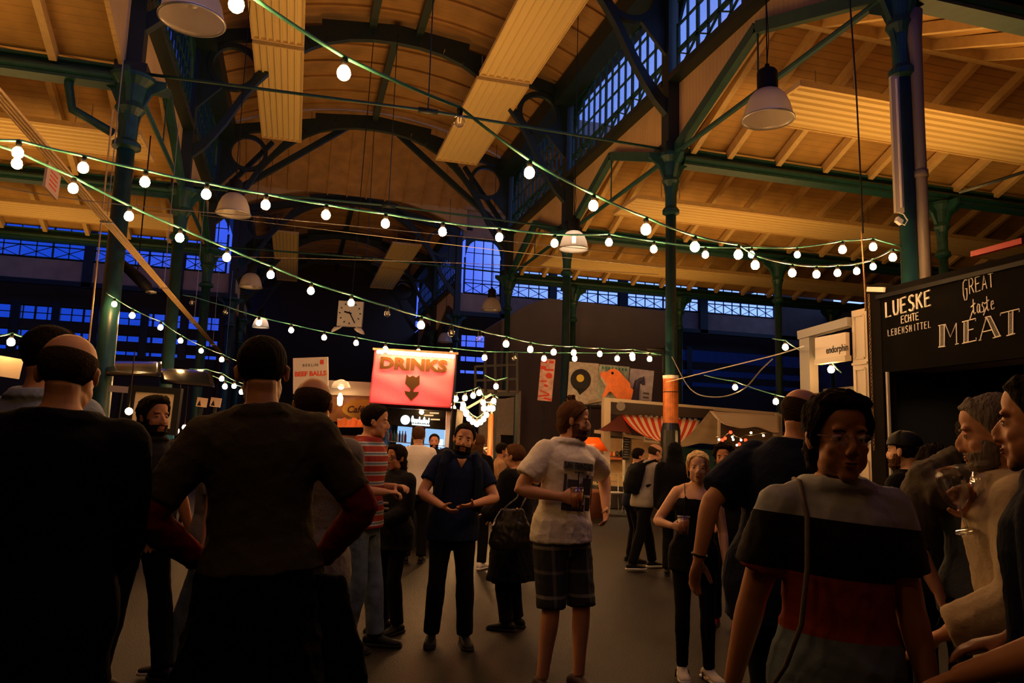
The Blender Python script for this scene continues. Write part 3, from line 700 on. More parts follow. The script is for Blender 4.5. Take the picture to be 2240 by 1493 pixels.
# beef balls sign
t, wd, h = plate('menu_sign', 'white upright sign lettered BERLIN BEEF BALLS above the shaven head', 'sign', (641, 783, 10.2), (717, 780, 10.2), px2m(78, 10.2), mat('sign_white', (.72, .62, .48), .6))
text_mesh('lettering', 'BERLIN', .05, mat('grey_print', (.08, .07, .06), .7), t, (wd*.5, h*.78, .003), I3, .001, .001, spacing=1.4)
text_mesh('lettering', 'BEEF BALLS', .085, mat('red_orange_print', (.75, .08, .02), .7), t, (wd*.5, h*.54, .003), I3, .001, .004, spacing=1.0)
s = M(); s.bar((wd/2, .1, -.05), (wd/2, -(at(679, 860, 'd', 10.2).z)+.02, -.05), .06, .05, (0, 0, 1)); s.build('post', BLACK, t)
s = M(); s.box((wd*.83, h*.86, .003), (.05, .06, .002)); s.build('emblem', mat('red_orange_print', (.75, .08, .02)), t)
# café booth behind the bar queue
t = thing('cafe_booth', 'brown wooden coffee booth with cream fascia left of the bar', 'booth', at(770, 1000, 'd', 13.2), 0); org = at(770, 1000, 'd', 13.2)
P = lambda x, y, d=13.2: at(x, y, 'd', d)-org
s = M(); s.slab([P(700, 830), P(818, 836), P(818, 866), P(700, 862)], (0, .15, 0)); s.build('fascia', CREAMP, t)
s = M(); s.slab([P(700, 862, 13.3), P(818, 866, 13.3), P(818, 925, 13.3), P(700, 920, 13.3)], (0, .1, 0)); s.build('back_panel', mat('brown_wood', (.28, .11, .03), .5, noise_amt=.3), t)
s = M(); n = 10
for i in range(n):
    x = 738+i*5.6; s.slab([P(x, 915+3*math.sin(i*1.7), 13.0), P(x+5.6, 915+3*math.sin((i+1)*1.7), 13.0), P(x+5.6, 934, 12.8), P(x, 934, 12.8)], (0, .02, 0))
s.build('orange_valance', mat('orange_cloth', (.75, .16, .015), .7), t)
s = M(); s.slab([P(738, 915, 12.98), P(795, 918, 12.98), P(795, 921, 12.98), P(738, 918, 12.98)], (0, .01, 0)); s.build('trim', WHITE, t)
s = M(); s.box(P(770, 1010, 13.1), (1.0, .5, .9)); s.build('counter', mat('brown_wood', (.28, .11, .03)), t)
o_ = M(); o_.lathe([(.03, .12), (.12, .08), (.17, -.02), (.165, -.02), (.11, .07)], seg=18); o_ = o_.build('wall_lamp', SHADE, None, at(746, 845, 'd', 12.9), smooth=True); tag(o_, 'small shaded lamp glowing against the cream fascia of the coffee booth', 'lamp')
b = M(); b.ball((0, 0, .0), .05, 10, 8); b = b.build('bulb', emis('warm_lamp', (1, .62, .3), 45), o_)
s = M(); s.lathe([(.02, .1), (.05, .02), (.04, -.10), (.01, -.12)], seg=10); o_ = s.build('wall_lamp', emis('warm_lamp2', (1, .7, .38), 6), None, at(744, 872, 'd', 12.9), smooth=True); tag(o_, 'small glowing candle-shaped lamp under the coffee booth fascia', 'lamp')
t, wd, h = plate('cafe_sign', 'yellow oval sign lettered Café beside the DRINKS banner', 'sign', (749, 874, 12.7), (836, 874, 12.7), px2m(40, 12.7), None, bname=None)
s = M(); s.loft([((wd/2, h/2, 0), (wd/2, 0, 0), (0, h/2, 0)), ((wd/2, h/2, -.04), (wd/2, 0, 0), (0, h/2, 0))], 40); s.build('oval_board', mat('yellow_sign', (.80, .42, .03), .5), t)
text_mesh('lettering', 'Café', .155, mat('brown_print', (.10, .035, .01), .7), t, (wd*.33, h*.46, .004), I3, .001, .004, shear=.25)

# ------------------------------------------------------------------ the bar with glass door fridges
bd = 12.3
t = thing('drinks_fridge', 'black bar fridge with two glowing glass doors under the DRINKS banner', 'fridge', (0, 0, 0)); a = at(822, 880, 'd', bd); b = at(985, 893, 'd', bd-.1); X = (b-a); wd = X.length; R = frame_from(X, (0, 0, 1))
mm = R.to_4x4(); mm.translation = V((a.x, a.y, 0)); t.matrix_world = mm; H = a.z
zz = lambda py: 1.5+(a.z-1.5)*((960-py)/(960-880))
s = M(); s.box((wd/2, H/2, -.75), (wd, H, .04)); s.box((.02, H/2, -.38), (.04, H, .76)); s.box((wd-.02, H/2, -.38), (.04, H, .76)); s.box((wd/2, H-.02, -.38), (wd, .04, .76)); s.box((wd*.46, H/2, -.02), (.07, H-.3, .05)); s.box((wd/2, zz(925), -.03), (wd, .04, .04))
s.box((wd/2, .45, -.05), (wd, .9, .1)); s.build('cabinet', BLACK, t)
s = M(); s.box((wd/2, (H+zz(926))/2, -.01), (wd, H-zz(926), .03)); s.build('fascia', BLACK, t)
s = M(); s.loft([((wd*.33, zz(913), .02), (.075, 0, 0), (0, .075, 0)), ((wd*.33, zz(913), .01), (.075, 0, 0), (0, .075, 0))], 24)
for i, (hh, ww) in enumerate(((.058, .020), (.034, .024), (.034, .022), (.055, .014), (.030, .026), (.056, .018), (.034, .024), (.052, .012))): s.ball((wd*.33+.115+i*.038, zz(912)+hh-.045, .015), (ww, hh, .006), 12, 8)
for i in range(9): s.ball((wd*.33+.13+i*.032, zz(921), .015), (.019, .014, .005), 10, 6)
s.build('lit_logo', emis('white_sign_glow', (.85, 1.0, .98), 3.2), t)
FG = emis('fridge_glow', (.35, .62, 1.0), 1.3)
for (xa, xb, nm) in ((.11*wd, .43*wd, 'left'), (.50*wd, .86*wd, 'right')):
    s = M(); s.box(((xa+xb)/2, 1.35, -.70), (xb-xa, .95, .02)); s.build('lit_back_panel', FG, t)
    s = M()
    for q in range(3): s.box(((xa+xb)/2, 1.0+q*.24, -.4), (xb-xa, .012, .5))
    s.build('shelf', STEEL, t)
    s = M(); s.box(((xa+xb)/2, 1.35, .0), (xb-xa, .95, .008)); g = s.build('glass_door', CLEAR, t)
    s = M(); s.box((xb-.03, 1.3, .03), (.015, .3, .02)); s.build('handle', STEEL, g)
s = M(); s.box((wd*.80, 1.52, -.2), (.06, .12, .05)); s.build('tube_lamp', emis('white_sign_glow', (1, 1, 1), 3), t)
cols = [(.5, .05, .03), (.02, .25, .08), (.6, .35, .05), (.1, .1, .3), (.55, .5, .4)]
k_ = 0
for q in range(3):
    for i in range(7):
        bx = .13*wd+i*.048; s = M(); s.lathe([(.02, 0), (.02, .11), (.008, .15), (.008, .18)], seg=8); bt = s.build('bottle', mat('bottle_%d' % (k_ % 5), cols[k_ % 5], .2), None, smooth=True)
        bt.location = R @ V((bx, 0, -.3)) + V((a.x, a.y, 1.008+q*.24)); tag(bt, 'small drinks bottle standing in the glowing fridge', 'bottle', 'bottles in the bar fridge'); k_ += 1
# striplights on the bar ceiling
for x, y in ((950, 903), (938, 908), (952, 917)):
    s = M(); s.box((0, 0, 0), (.14, .05, .02)); o_ = s.build('ceiling_spot', emis('warm_dim', (1, .55, .25), 1.2), None, at(x, y, 'd', 12.05)); tag(o_, 'small warm light strip glinting on the black bar canopy', 'lamp', 'bar canopy lights')
s = M(); s.ball((0, 0, 0), .035, 10, 8); o_ = s.build('light_bulb', BULB, None, at(922, 901, 'd', 12.0), smooth=True); tag(o_, 'single round bulb on the black canopy under the DRINKS banner', 'light bulb')
# bar counter
a_ = at(850, 1090, 'd', 11.2); b_ = at(982, 1095, 'd', 11.1); s = M(); s.bar((0, 0, 0), V((b_.x-a_.x, b_.y-a_.y, 0)), .5, 1.0); o_ = s.build('bar_counter', BLACKM, None, (a_.x, a_.y, .5)); tag(o_, 'black bar counter behind the standing crowd', 'counter')
# bar canopy cross beam
s = M(); s.slab([at(818, 878, 'd', 11.9), at(995, 893, 'd', 11.8), at(995, 900, 'd', 11.8), at(818, 888, 'd', 11.9)], (0, .7, 0)); o_ = s.build('canopy', BLACK); tag(o_, 'black canopy slab over the bar fridge', 'canopy')
s = M(); p0 = at(981, 895, 'd', 11.9); s.bar((0, 0, 0), (0, 0, p0.z), .06, .06); o_ = s.build('post', WHITE, None, (p0.x, p0.y, 0)); tag(o_, 'pale post at the right end of the bar fridge', 'post')

# ------------------------------------------------------------------ stair, landing, grey cold room, posters
s = M(); Yb = 30.0
pts = [at(x, y, 'Y', Yb) for x, y in ((1098, 700), (1150, 668), (1200, 652), (1490, 684))]
b0, b1 = pts[-1].copy(), pts[0].copy(); b0.z = 0; b1.z = 0
s.slab(pts+[b0, b1], (0, 3.0, 0)); o_ = s.build('cold_room', mat('grey_block_paint', (.17, .145, .12), .9, noise_amt=.12, nscale=.8)); tag(o_, 'large windowless grey-brown block standing in the right of the hall behind the posters', 'partition')
s = M(); q = [at(x, y, 'Y', 26) for x, y in ((1052, 850), (1140, 855))]; b0 = q[1].copy(); b0.z = 0; b1 = q[0].copy(); b1.z = 0
s.slab(q+[b0, b1], (0, .2, 0)); o_ = s.build('pale_partition', mat('pale_partition_paint', (.42, .37, .28), .8, noise_amt=.1)); tag(o_, 'pale lit partition wall behind the stair', 'partition')
t = thing('hatch', 'small dark serving hatch in the pale partition', 'hatch', at(1112, 975, 'Y', 25.985)); s = M(); s.box((0, 0, 0), (.55, .04, .7)); s.build('opening', BLACKM, t); s = M(); s.box((0, -.03, .36), (.6, .08, .04)); s.build('sill', BLACK, t)
ld = 17.5
t = thing('stair_landing', 'dark iron stair landing with railing right of the DRINKS banner', 'landing', at(1085, 862, 'd', ld)); org = at(1085, 862, 'd', ld)
P = lambda x, y, d=ld: at(x, y, 'd', d)-org
s = M(); s.slab([P(1032, 866), P(1134, 866), P(1134, 856), P(1032, 860)], (0, 1.2, 0)); s.build('platform', BLACK, t)
s = M()
for x in (1062, 1084, 1110, 1132): s.bar(P(x, 858), P(x, 770), .06, .06)
for y in (795, 826): s.bar(P(1040, y+6), P(1134, y+2), .03, .05)
s.bar(P(1040, 858), P(1040, 800), .05, .05); s.build('railing', BLACK, t)
for x_ in (1084, 1130): s = M(); q_ = P(x_, 862); s.bar(q_, V((q_.x, q_.y, -org.z)), .08, .08); s.build('post', DTEAL, t)
t = thing('stair', 'steep pale steel stair zigzagging below the dark landing', 'stair', at(1040, 930, 'd', 16.5)); org = at(1040, 930, 'd', 16.5)
P = lambda x, y, d=16.5: at(x, y, 'd', d)-org
s = M()
for (x0, y0, x1, y1) in ((1000, 905, 1075, 862), (1002, 925, 1075, 995), (1076, 880, 1076, 1090), (1000, 900, 1000, 1088)): s.bar(P(x0, y0), P(x1, y1), .04, .05)
s.build('frame', WHITE, t)
for i in range(7):
    u = i/6; s = M(); s.bar(P(1006+64*u, 930+60*u), P(1024+54*u, 926+62*u), .22, .03); s.build('step', STEEL, t)
p_ = at(1074, 905, 'd', 15.5); s = M(); s.lathe([(.055, 0), (.055, p_.z)], seg=12); o_ = s.build('downpipe', mat('rust_orange_paint', (.32, .07, .015), .5), None, (p_.x, p_.y, 0), smooth=True); tag(o_, 'rust red pipe standing in front of the stair', 'pipe')

def poster(label, TL, TR, hpx, mt, name='poster'):
    return plate(name, label, 'poster', TL, TR, px2m(hpx, TL[2]), mt, .02)
PAPER = mat('poster_grey', (.42, .38, .30), .8, noise_amt=.25, nscale=9)
t, wd, h = poster('tall red and white painted poster left of the slim teal column', (1184, 783, 20), (1215, 786, 20), 92, mat('poster_pinkish', (.62, .38, .30), .8, noise_amt=.3, nscale=7))
RED = mat('red_print', (.62, .05, .02), .7)
s = M(); rr = random.Random(3)
s.ball((wd*.65, h*.60, .004), (.09, .075, .004), 12, 6)
for (u, v, a, b) in ((.25, .93, .12, .07), (.75, .93, .10, .07), (.2, .78, .13, .09), (.62, .74, .20, .05), (.3, .46, .14, .04), (.5, .36, .08, .06), (.45, .20, .22, .03), (.4, .12, .25, .04), (.7, .05, .18, .05)): s.box((wd*u, h*v, .003), (a*1.2, b, .004), (0, 0, rr.uniform(-.3, .3)))
s.build('print', RED, t); s = M(); s.bar((wd/2, .1, -.04), (wd/2, -at(1199, 875, 'd', 20).z+.02, -.04), .05, .05); s.build('post', BLACK, t)
t, wd, h = poster('grey poster with a black vinyl record and yellow label', (1246, 790, 20), (1310, 795, 20), 92, PAPER)
s = M(); s.loft([((wd*.42, h*.58, .004), (.27, 0, 0), (0, .29, 0)), ((wd*.42, h*.58, .008), (.27, 0, 0), (0, .29, 0))], 32); s.slab([(wd*.25, h*.38, .004), (wd*.66, h*.38, .004), (wd*.42, h*.22, .004)], (0, 0, .004)); s.build('record', mat('vinyl_black', (.008, .008, .008), .5, spec=.2), t)
s = M(); s.loft([((wd*.40, h*.62, .01), (.10, 0, 0), (0, .10, 0)), ((wd*.40, h*.62, .012), (.10, 0, 0), (0, .10, 0))], 24); s.build('record_label', mat('yellow_print', (.65, .5, .05)), t)
t, wd, h = poster('pale green poster behind the goldfish cutout', (1311, 796, 20), (1377, 802, 20), 88, mat('poster_green', (.33, .40, .32), .8, noise_amt=.35, nscale=8))
s = M()
for i in range(8): s.box((wd*(.12+i*.11), h*.92, .004), (.045, .07, .004))
s.build('lettering', mat('green_print', (.03, .22, .14)), t)
t, wd, h = poster('violet grey poster with a dark octopus-like figure', (1379, 805, 20), (1431, 811, 20), 88, mat('poster_violet', (.36, .32, .36), .8, noise_amt=.2, nscale=8))
s = M(); s.tube([(wd*.28, h*.05, .004), (wd*.30, h*.4, .004), (wd*.35, h*.68, .004), (wd*.55, h*.76, .004), (wd*.62, h*.62, .004)], [.14, .10, .08, .09, .04], 8); s.ball((wd*.5, h*.72, .004), (.10, .09, .01)); 
s.build('dark_figure', mat('indigo_print', (.05, .045, .09), .8), t)
s = M()
for i in range(4): s.box((wd*.75, h*(.12+.1*i), .004), (.16, .05, .004))
s.build('lettering', mat('grey_print', (.08, .07, .06)), t)
# goldfish cutout
t, wd, h = plate('goldfish_sign', 'big orange goldfish cutout standing on the stall roof', 'sign', (1312, 806, 19.7), (1384, 806, 19.7), px2m(68, 19.7), None, bname=None)
F_ = lambda x, y: (px2m(x-1312, 19.7), px2m(874-y, 19.7), 0)
out = [(1313, 815), (1319, 812), (1326, 814), (1333, 808), (1345, 806), (1354, 812), (1361, 820), (1368, 828), (1377, 838), (1378, 848), (1384, 852), (1381, 866), (1379, 874), (1350, 874), (1343, 866), (1336, 857), (1332, 856), (1322, 868), (1315, 868), (1320, 858), (1324, 846), (1316, 832), (1313, 823)]
s = M(); s.slab([F_(x, y) for x, y in out], (0, 0, .05)); s.build('fish_body', mat('orange_fish', (.85, .20, .02), .5, noise_amt=.15, nscale=8), t)
s = M(); s.ball(V(F_(1339, 816))+V((0, 0, .05)), (.035, .04, .01)); s.build('eye', BLACK, t)
s = M(); s.bar(V(F_(1314, 825))+V((0, 0, .055)), V(F_(1326, 844))+V((0, 0, .055)), .05, .01); s.build('pale_stripe', CREAMP, t)
# a ledge that carries posters and fish
s = M(); a = at(1240, 886, 'd', 19.9); b = at(1440, 898, 'd', 19.9); s.bar((0, 0, 0), b-a, .8, .06); o_ = s.build('stall_roof', BLACK, None, a); tag(o_, 'flat dark roof of the food stall under the posters', 'roof')

# ------------------------------------------------------------------ the centre food stall
sd = 18.3
t = thing('food_stall', 'pale timber framed food stall with black fascia behind the orange wrapped column', 'food stall', at(1326, 1000, 'd', sd)); org = at(1326, 1000, 'd', sd)
def P(x, y, d=sd): return at(x, y, 'd', d)-org
def down(x, y, d=sd): p = at(x, y, 'd', d); p.z = 0; return p-org
POST = mat('beige_timber', (.50, .42, .28), .6)
for x, y, d in ((1326, 872, sd), (1700, 905, 19.5), (1372, 945, 19.2)):
    s = M(); s.bar(P(x, y, d), down(x, y, d), .17, .17); s.build('post', POST, t)
s = M(); s.bar(P(1318, 873), P(1702, 906, 19.5), .1, .09); s.bar(P(1322, 873), P(1270, 884, 21), .1, .08); s.build('top_beam', POST, t)
s = M(); s.slab([P(1334, 877), P(1560, 895, 18.9), P(1560, 915, 18.9), P(1334, 905)], (0, .05, 0)); s.build('fascia', mat('brown_black', (.035, .025, .018), .6), t)
s = M(); s.loft([(P(1358, 888, sd-.04), px2m(10, sd)*RT, px2m(10, sd)*UP), (P(1358, 888, sd-.02), px2m(10, sd)*RT, px2m(10, sd)*UP)], 20)
s.build('round_logo', mat('dim_print', (.16, .14, .12)), t)
for i in range(11): s = M(); s.bar(P(1398+i*12, 909+i*.8, sd-.02), P(1404+i*12, 909.4+i*.8, sd-.02), .02, .05, UP); s.build('fascia_letter', mat('dim_print', (.16, .14, .12)), t)
s = M(); s.slab([P(1285, 955, 21), P(1480, 965, 21), P(1480, 1100, 21), P(1285, 1095, 21)], (0, .05, 0)); s.build('back_wall', mat('warm_wall', (.62, .42, .20), .7, noise_amt=.15), t)
s = M(); s.bar(P(1290, 1000, 20.6), P(1368, 1003, 20.6), .3, .05); s.build('shelf', mat('red_wood', (.4, .08, .02)), t)
s = M(); s.bar(P(1300, 943, 18.6), P(1440, 962, 18.6), .06, .08); s.build('cross_rail', POST, t)
s = M(); s.slab([P(1290, 1060, 18.6), P(1425, 1068, 18.6), down(1425, 1068, 18.6), down(1290, 1060, 18.6)], (0, .5, 0)); s.build('counter', mat('dark_counter', (.03, .025, .02), .6), t)
s = M(); s.slab([P(1472, 975, 20.5), P(1570, 985, 20.5), P(1570, 1130, 20.5), P(1472, 1120, 20.5)], (0, .05, 0)); s.build('teal_panel', mat('teal_panel', (.02, .11, .11), .6), t)
for i, (x, y, c) in enumerate(((1336, 992, 'jar_red'), (1343, 993, 'jar_amber'), (1350, 994, 'jar_dark'), (1356, 994, 'jar_amber'), (1310, 990, 'jar_red'), (1302, 990, 'jar_amber'))):
    s = M(); s.lathe([(.04, 0), (.045, .02), (.045, .11), (.03, .13)], seg=10); j = s.build('jar', mat(c, {'jar_red': (.5, .05, .02), 'jar_amber': (.6, .3, .05), 'jar_dark': (.03, .02, .02)}[c], .3), None, at(x, 1000, 'd', 20.6)+V((0, 0, .035)), smooth=True); tag(j, 'small preserve jar on the red shelf of the food stall', 'jar', 'jars on the stall shelf')
s = M(); s.ball((0, 0, 0), (.16, .12, .11), 14, 9); j = s.build('pot', BLACK, None, at(1366, 996, 'd', 20.55)+V((0, 0, .05)), smooth=True); tag(j, 'round black pot at the end of the stall shelf', 'pot')
tt, wd, h = plate('chalk_menu', 'narrow black chalk menu hanging at the stall post', 'menu board', (1364, 950, 18.9), (1379, 951, 18.9), .62, mat('chalkboard', (.05, .055, .05), .8))
s = M()
for i in range(9): s.box((wd*.5, h*(.92-i*.1), .003), (wd*(.5+.2*(i % 3)), .02, .003))
s.build('chalk_writing', mat('chalk', (.5, .5, .45)), tt)
tt, wd, h = plate('stall_sign', 'small white sign reading Räucherwaren on the stall', 'sign', (1410, 953, 18.4), (1443, 957, 18.4), .14, mat('sign_white', (.72, .62, .48)))
text_mesh('lettering', 'Räucherwaren', .055, BLACK, tt, (wd/2, h/2, .004), I3, .001, .001)
# orange glow lamp
o_ = M(); o_.lathe([(.20, .30), (.30, .18), (.42, 0), (.40, 0), (.28, .17), (.18, .28)], seg=22, cap=False); o_ = o_.build('heat_lamp', shade_mat('orange_shade', (.9, .25, .03), 0), None, at(1290, 985, 'd', 17.4), smooth=True); tag(o_, 'orange glowing lampshade behind the person in the white printed tee', 'lamp')
b = M(); b.ball((0, 0, .1), .09, 12, 8); b.build('bulb', emis('warm_lamp', (1, .62, .3), 45), o_, smooth=True)
b = M(); b.tube([(0, 0, .28), (0, 0, 1.0)], .01, 6); b.build('cord', BLACK, o_)
area_light('stall_lamp', at(1340, 955, 'd', 19.5), (.6, .3), 22, (1, .6, .25), (0, 0, 0))
area_light('stall_lamp', at(1500, 930, 'd', 17.0), (.5, .3), 14, (1, .7, .4), (PI, 0, 0))
# striped awning, tent
def sheet(name, label, cat, cs, nu, nv, mt, sag=.05, par=None):
    """cs = four pixel corners (px,py,d) in order"""
    a, b, c, d = [at(*q[:2], 'd', q[2]) for q in cs]; org = (a+b+c+d)/4; s = M(); vs = []
    for j in range(nv+1):
        v = j/nv
        for i in range(nu+1):
            u = i/nu; p = (a.lerp(b, u)).lerp(d.lerp(c, u), v); p = p-V((0, 0, sag*4*v*(1-v)+sag*.4*math.sin(u*9)*v)); vs.append(p-org)
    s.add(vs, [(j*(nu+1)+i, j*(nu+1)+i+1, (j+1)*(nu+1)+i+1, (j+1)*(nu+1)+i) for j in range(nv) for i in range(nu)])
    me = s.mesh(name, True)
    uv = me.uv_layers.new(name='UVMap')
    for p in me.polygons:
        for li in p.loop_indices:
            vi = me.loops[li].vertex_index; uv.data[li].uv = ((vi % (nu+1))/nu, (vi//(nu+1))/nv)
    me.materials.append(mt); o_ = bpy.data.objects.new(name, me); COL.objects.link(o_); o_.location = org; mo = o_.modifiers.new('t', 'SOLIDIFY'); mo.thickness = .008
    if par: o_.parent = par; o_.location = org-par.location
    else: tag(o_, label, cat)
    return o_
m = bpy.data.materials.new('red_white_stripes'); m.use_nodes = True; n = m.node_tree.nodes; L = m.node_tree.links; b = n['Principled BSDF']; b.inputs['Roughness'].default_value = .8
u_ = n.new('ShaderNodeUVMap'); sx_ = n.new('ShaderNodeSeparateXYZ'); L.new(u_.outputs[0], sx_.inputs[0]); a1 = n.new('ShaderNodeMath'); a1.operation = 'MULTIPLY'; a1.inputs[1].default_value = 11; L.new(sx_.outputs[0], a1.inputs[0])
fr = n.new('ShaderNodeMath'); fr.operation = 'FRACT'; L.new(a1.outputs[0], fr.inputs[0]); cr_ = n.new('ShaderNodeValToRGB'); cr_.color_ramp.interpolation = 'CONSTANT'; cr_.color_ramp.elements[0].color = (.62, .04, .012, 1); cr_.color_ramp.elements[1].position = .5; cr_.color_ramp.elements[1].color = (.78, .62, .42, 1)
L.new(fr.outputs[0], cr_.inputs[0]); L.new(cr_.outputs[0], b.inputs[0])
sheet('striped_awning', 'red and white striped awning sagging over the food stall', 'awning', [(1357, 906, 18.6), (1532, 919, 18.8), (1484, 976, 17.2), (1425, 956, 17.0)], 30, 10, m, .12)
sheet('maroon_awning', 'dark maroon side flap of the food stall awning', 'awning', [(1356, 906, 18.5), (1360, 908, 18.5), (1386, 947, 18.0), (1308, 940, 17.6)], 10, 8, mat('maroon_cloth', (.10, .02, .015), .6), .03)
TENT = mat('olive_canvas', (.30, .24, .14), .8, noise_amt=.2, nscale=3)
sheet('canvas_tent', 'olive canvas tent side stretched right of the striped awning', 'tent', [(1553, 897, 18.8), (1570, 899, 18.8), (1578, 968, 17.6), (1478, 976, 17.0)], 14, 10, TENT, .06)
sheet('canvas_valance', 'cream canvas flap hanging under the long beam right of the tent', 'awning', [(1553, 899, 18.6), (1706, 909, 19.3), (1706, 944, 18.9), (1600, 930, 18.3)], 18, 8, mat('cream_canvas', (.62, .54, .38), .8), .10)
sheet('canvas_tent', 'brown inner canvas behind the red fairy lights', 'tent', [(1575, 925, 19.6), (1720, 945, 19.8), (1720, 1010, 19.8), (1575, 990, 19.6)], 10, 8, mat('brown_canvas', (.16, .11, .06), .8), .05)
s = M(); p0, p1 = at(1573, 918, 'd', 17.4), at(1569, 978, 'd', 17.4); p2 = p1.copy(); p2.z = 0; s.bar((0, 0, 0), p2-p0, .05, .05); o_ = s.build('tent_pole', POST, None, p0); tag(o_, 'thin tent pole at the edge of the olive canvas', 'pole')
# stools by the stall counter
for i, x in enumerate((1343, 1386)):
    p = at(x, 1160, 'd', 17.2); t = thing('wire_stool', 'pale metal chair by the stall counter, %s one' % ('left' if i == 0 else 'right'), 'chair', (p.x, p.y, 0), 0, 'stall chairs')
    s = M(); s.box((0, 0, .45), (.38, .38, .03)); s.build('seat', STEEL, t)
    for a in (-1, 1):
        for b in (-1, 1): s = M(); s.tube([(a*.16, b*.16, .45), (a*.2, b*.2, 0)], .014, 6); s.build('leg', STEEL, t)
    s = M(); s.tube([(-.17, .17, .45), (-.18, .2, .85), (.18, .2, .85), (.17, .17, .45)], .014, 6); s.tube([(-.18, .2, .7), (.18, .2, .7)], .012, 6); s.build('backrest', STEEL, t)
# planters
p = at(1300, 1100, 'd', 16.0); s = M(); s.lathe([(.22, 0), (.26, .5), (.28, .52), (.28, .58)], seg=18); t = thing('potted_plant', 'leafy plant in a rust brown tub left of the stall post', 'plant', (p.x, p.y, 0)); s.build('tub', mat('rust_tub', (.16, .05, .02)), t, smooth=True)
s = M(); rr = random.Random(5)
for i in range(90):
    c = V((rr.gauss(0, .14), rr.gauss(0, .14), .62+abs(rr.gauss(.12, .12)))); d = V((rr.gauss(0, 1), rr.gauss(0, 1), rr.gauss(.4, .5))).normalized()*.09; e = d.cross(V((0, 0, 1))).normalized()*.025; s.add([c, c+d*.5+e, c+d, c+d*.5-e], [(0, 1, 2, 3)])
s.build('leaves', mat('leaf_green', (.03, .10, .02), .6), t)
# ------------------------------------------------------------------ people
import numpy as np
SKIN = mat('skin_fair', (.60, .30, .16), .55, noise_amt=.06, nscale=14, spec=.35)
SKIN2 = mat('skin_tan', (.46, .20, .09), .55, noise_amt=.06, nscale=14, spec=.35)
SKINP = mat('skin_pale', (.72, .42, .26), .55, noise_amt=.05, nscale=14, spec=.35)
def cloth(name, col, **k): return mat('cloth_'+name, col, .9, bump=.25, bscale=45, spec=.12, **k)
C_BLACK = cloth('black', (.005, .005, .006)); C_NAVY = cloth('navy', (.008, .014, .045)); C_NAVY2 = cloth('deep_navy', (.006, .010, .028)); C_DARK = cloth('charcoal', (.012, .012, .013))
C_OLIVE = cloth('olive', (.060, .048, .026)); C_RED = cloth('dark_red', (.16, .008, .004)); C_WHITE = cloth('white', (.82, .76, .64)); C_GREY = cloth('grey', (.22, .20, .17))
C_LBLUE = cloth('pale_blue', (.30, .36, .44)); C_JEANS = cloth('blue_denim', (.10, .135, .17), noise_amt=.4, nscale=9); C_CREAM = cloth('cream', (.52, .42, .28)); C_TAUPE = cloth('taupe', (.10, .085, .06))
HAIRM = {'dark': mat('hair_dark', (.012, .007, .004), .85, spec=.08, bump=.8, bscale=90, stretch=(1, 1, .25)), 'brown': mat('hair_brown', (.10, .045, .018), .85, spec=.08, bump=.8, bscale=90, stretch=(1, 1, .25)),
         'blonde': mat('hair_blonde', (.78, .54, .24), .6, bump=.8, bscale=90, stretch=(1, 1, .25)), 'grey': mat('hair_grey', (.22, .19, .16), .85, spec=.08, bump=.8, bscale=90, stretch=(1, 1, .25)), 'stub': mat('hair_cropped', (.045, .028, .016), .9, spec=.05, bump=.5, bscale=120)}
LIPS = mat('lips', (.42, .13, .09), .5); EYEW = mat('eye_white', (.30, .26, .22), .3); IRIS = mat('iris_dark', (.02, .012, .008), .2)
MOUTHL = mat('lip_line', (.10, .03, .02), .7)
SOLE = mat('sole_white', (.6, .57, .5), .6)

def finish(Mx, name, mt, parent, voxel=.010, smooth=3, wr=0, wscale=9, seed=0, remesh=True):
    me = Mx.mesh('tmp'); bm = bmesh.new(); bm.from_mesh(me); bmesh.ops.recalc_face_normals(bm, faces=bm.faces); bm.to_mesh(me); bm.free()
    t = bpy.data.objects.new('tmp', me); COL.objects.link(t)
    if remesh:
        r = t.modifiers.new('r', 'REMESH'); r.mode = 'VOXEL'; r.voxel_size = voxel; r.use_smooth_shade = True
        if smooth: q = t.modifiers.new('s', 'SMOOTH'); q.factor = .5; q.iterations = smooth
    dg = bpy.context.evaluated_depsgraph_get(); dg.update()
    out = bpy.data.meshes.new_from_object(t.evaluated_get(dg)); COL.objects.unlink(t); bpy.data.objects.remove(t)
    if wr:                                     # folds in the cloth
        n = len(out.vertices); co = np.empty(n*3, dtype=np.float32); no = np.empty(n*3, dtype=np.float32); out.vertices.foreach_get('co', co); out.vertices.foreach_get('normal', no)
        co = co.reshape(-1, 3); no = no.reshape(-1, 3); rs = np.random.RandomState(seed+1); acc = np.zeros(n, dtype=np.float32)
        for k in range(9):
            d = rs.normal(size=3); d /= np.linalg.norm(d); fq = wscale*(1.2+2.2*rs.rand()); ph = rs.rand()*6.28; d2 = rs.normal(size=3)*3
            x = co@d*fq*2.0+ph+np.sin(co@d2+ph)*1.5; acc += (1-np.abs(np.sin(x)))**2.2/3.2
        co += no*((acc-acc.mean())*wr)[:, None]; out.vertices.foreach_set('co', co.ravel())
    out.name = name; out.materials.clear()
    for q in (mt if isinstance(mt, list) else [mt]): out.materials.append(q)
    out.polygons.foreach_set('use_smooth', [True]*len(out.polygons)); out.update()
    o = bpy.data.objects.new(name, out); COL.objects.link(o); o.parent = parent; return o

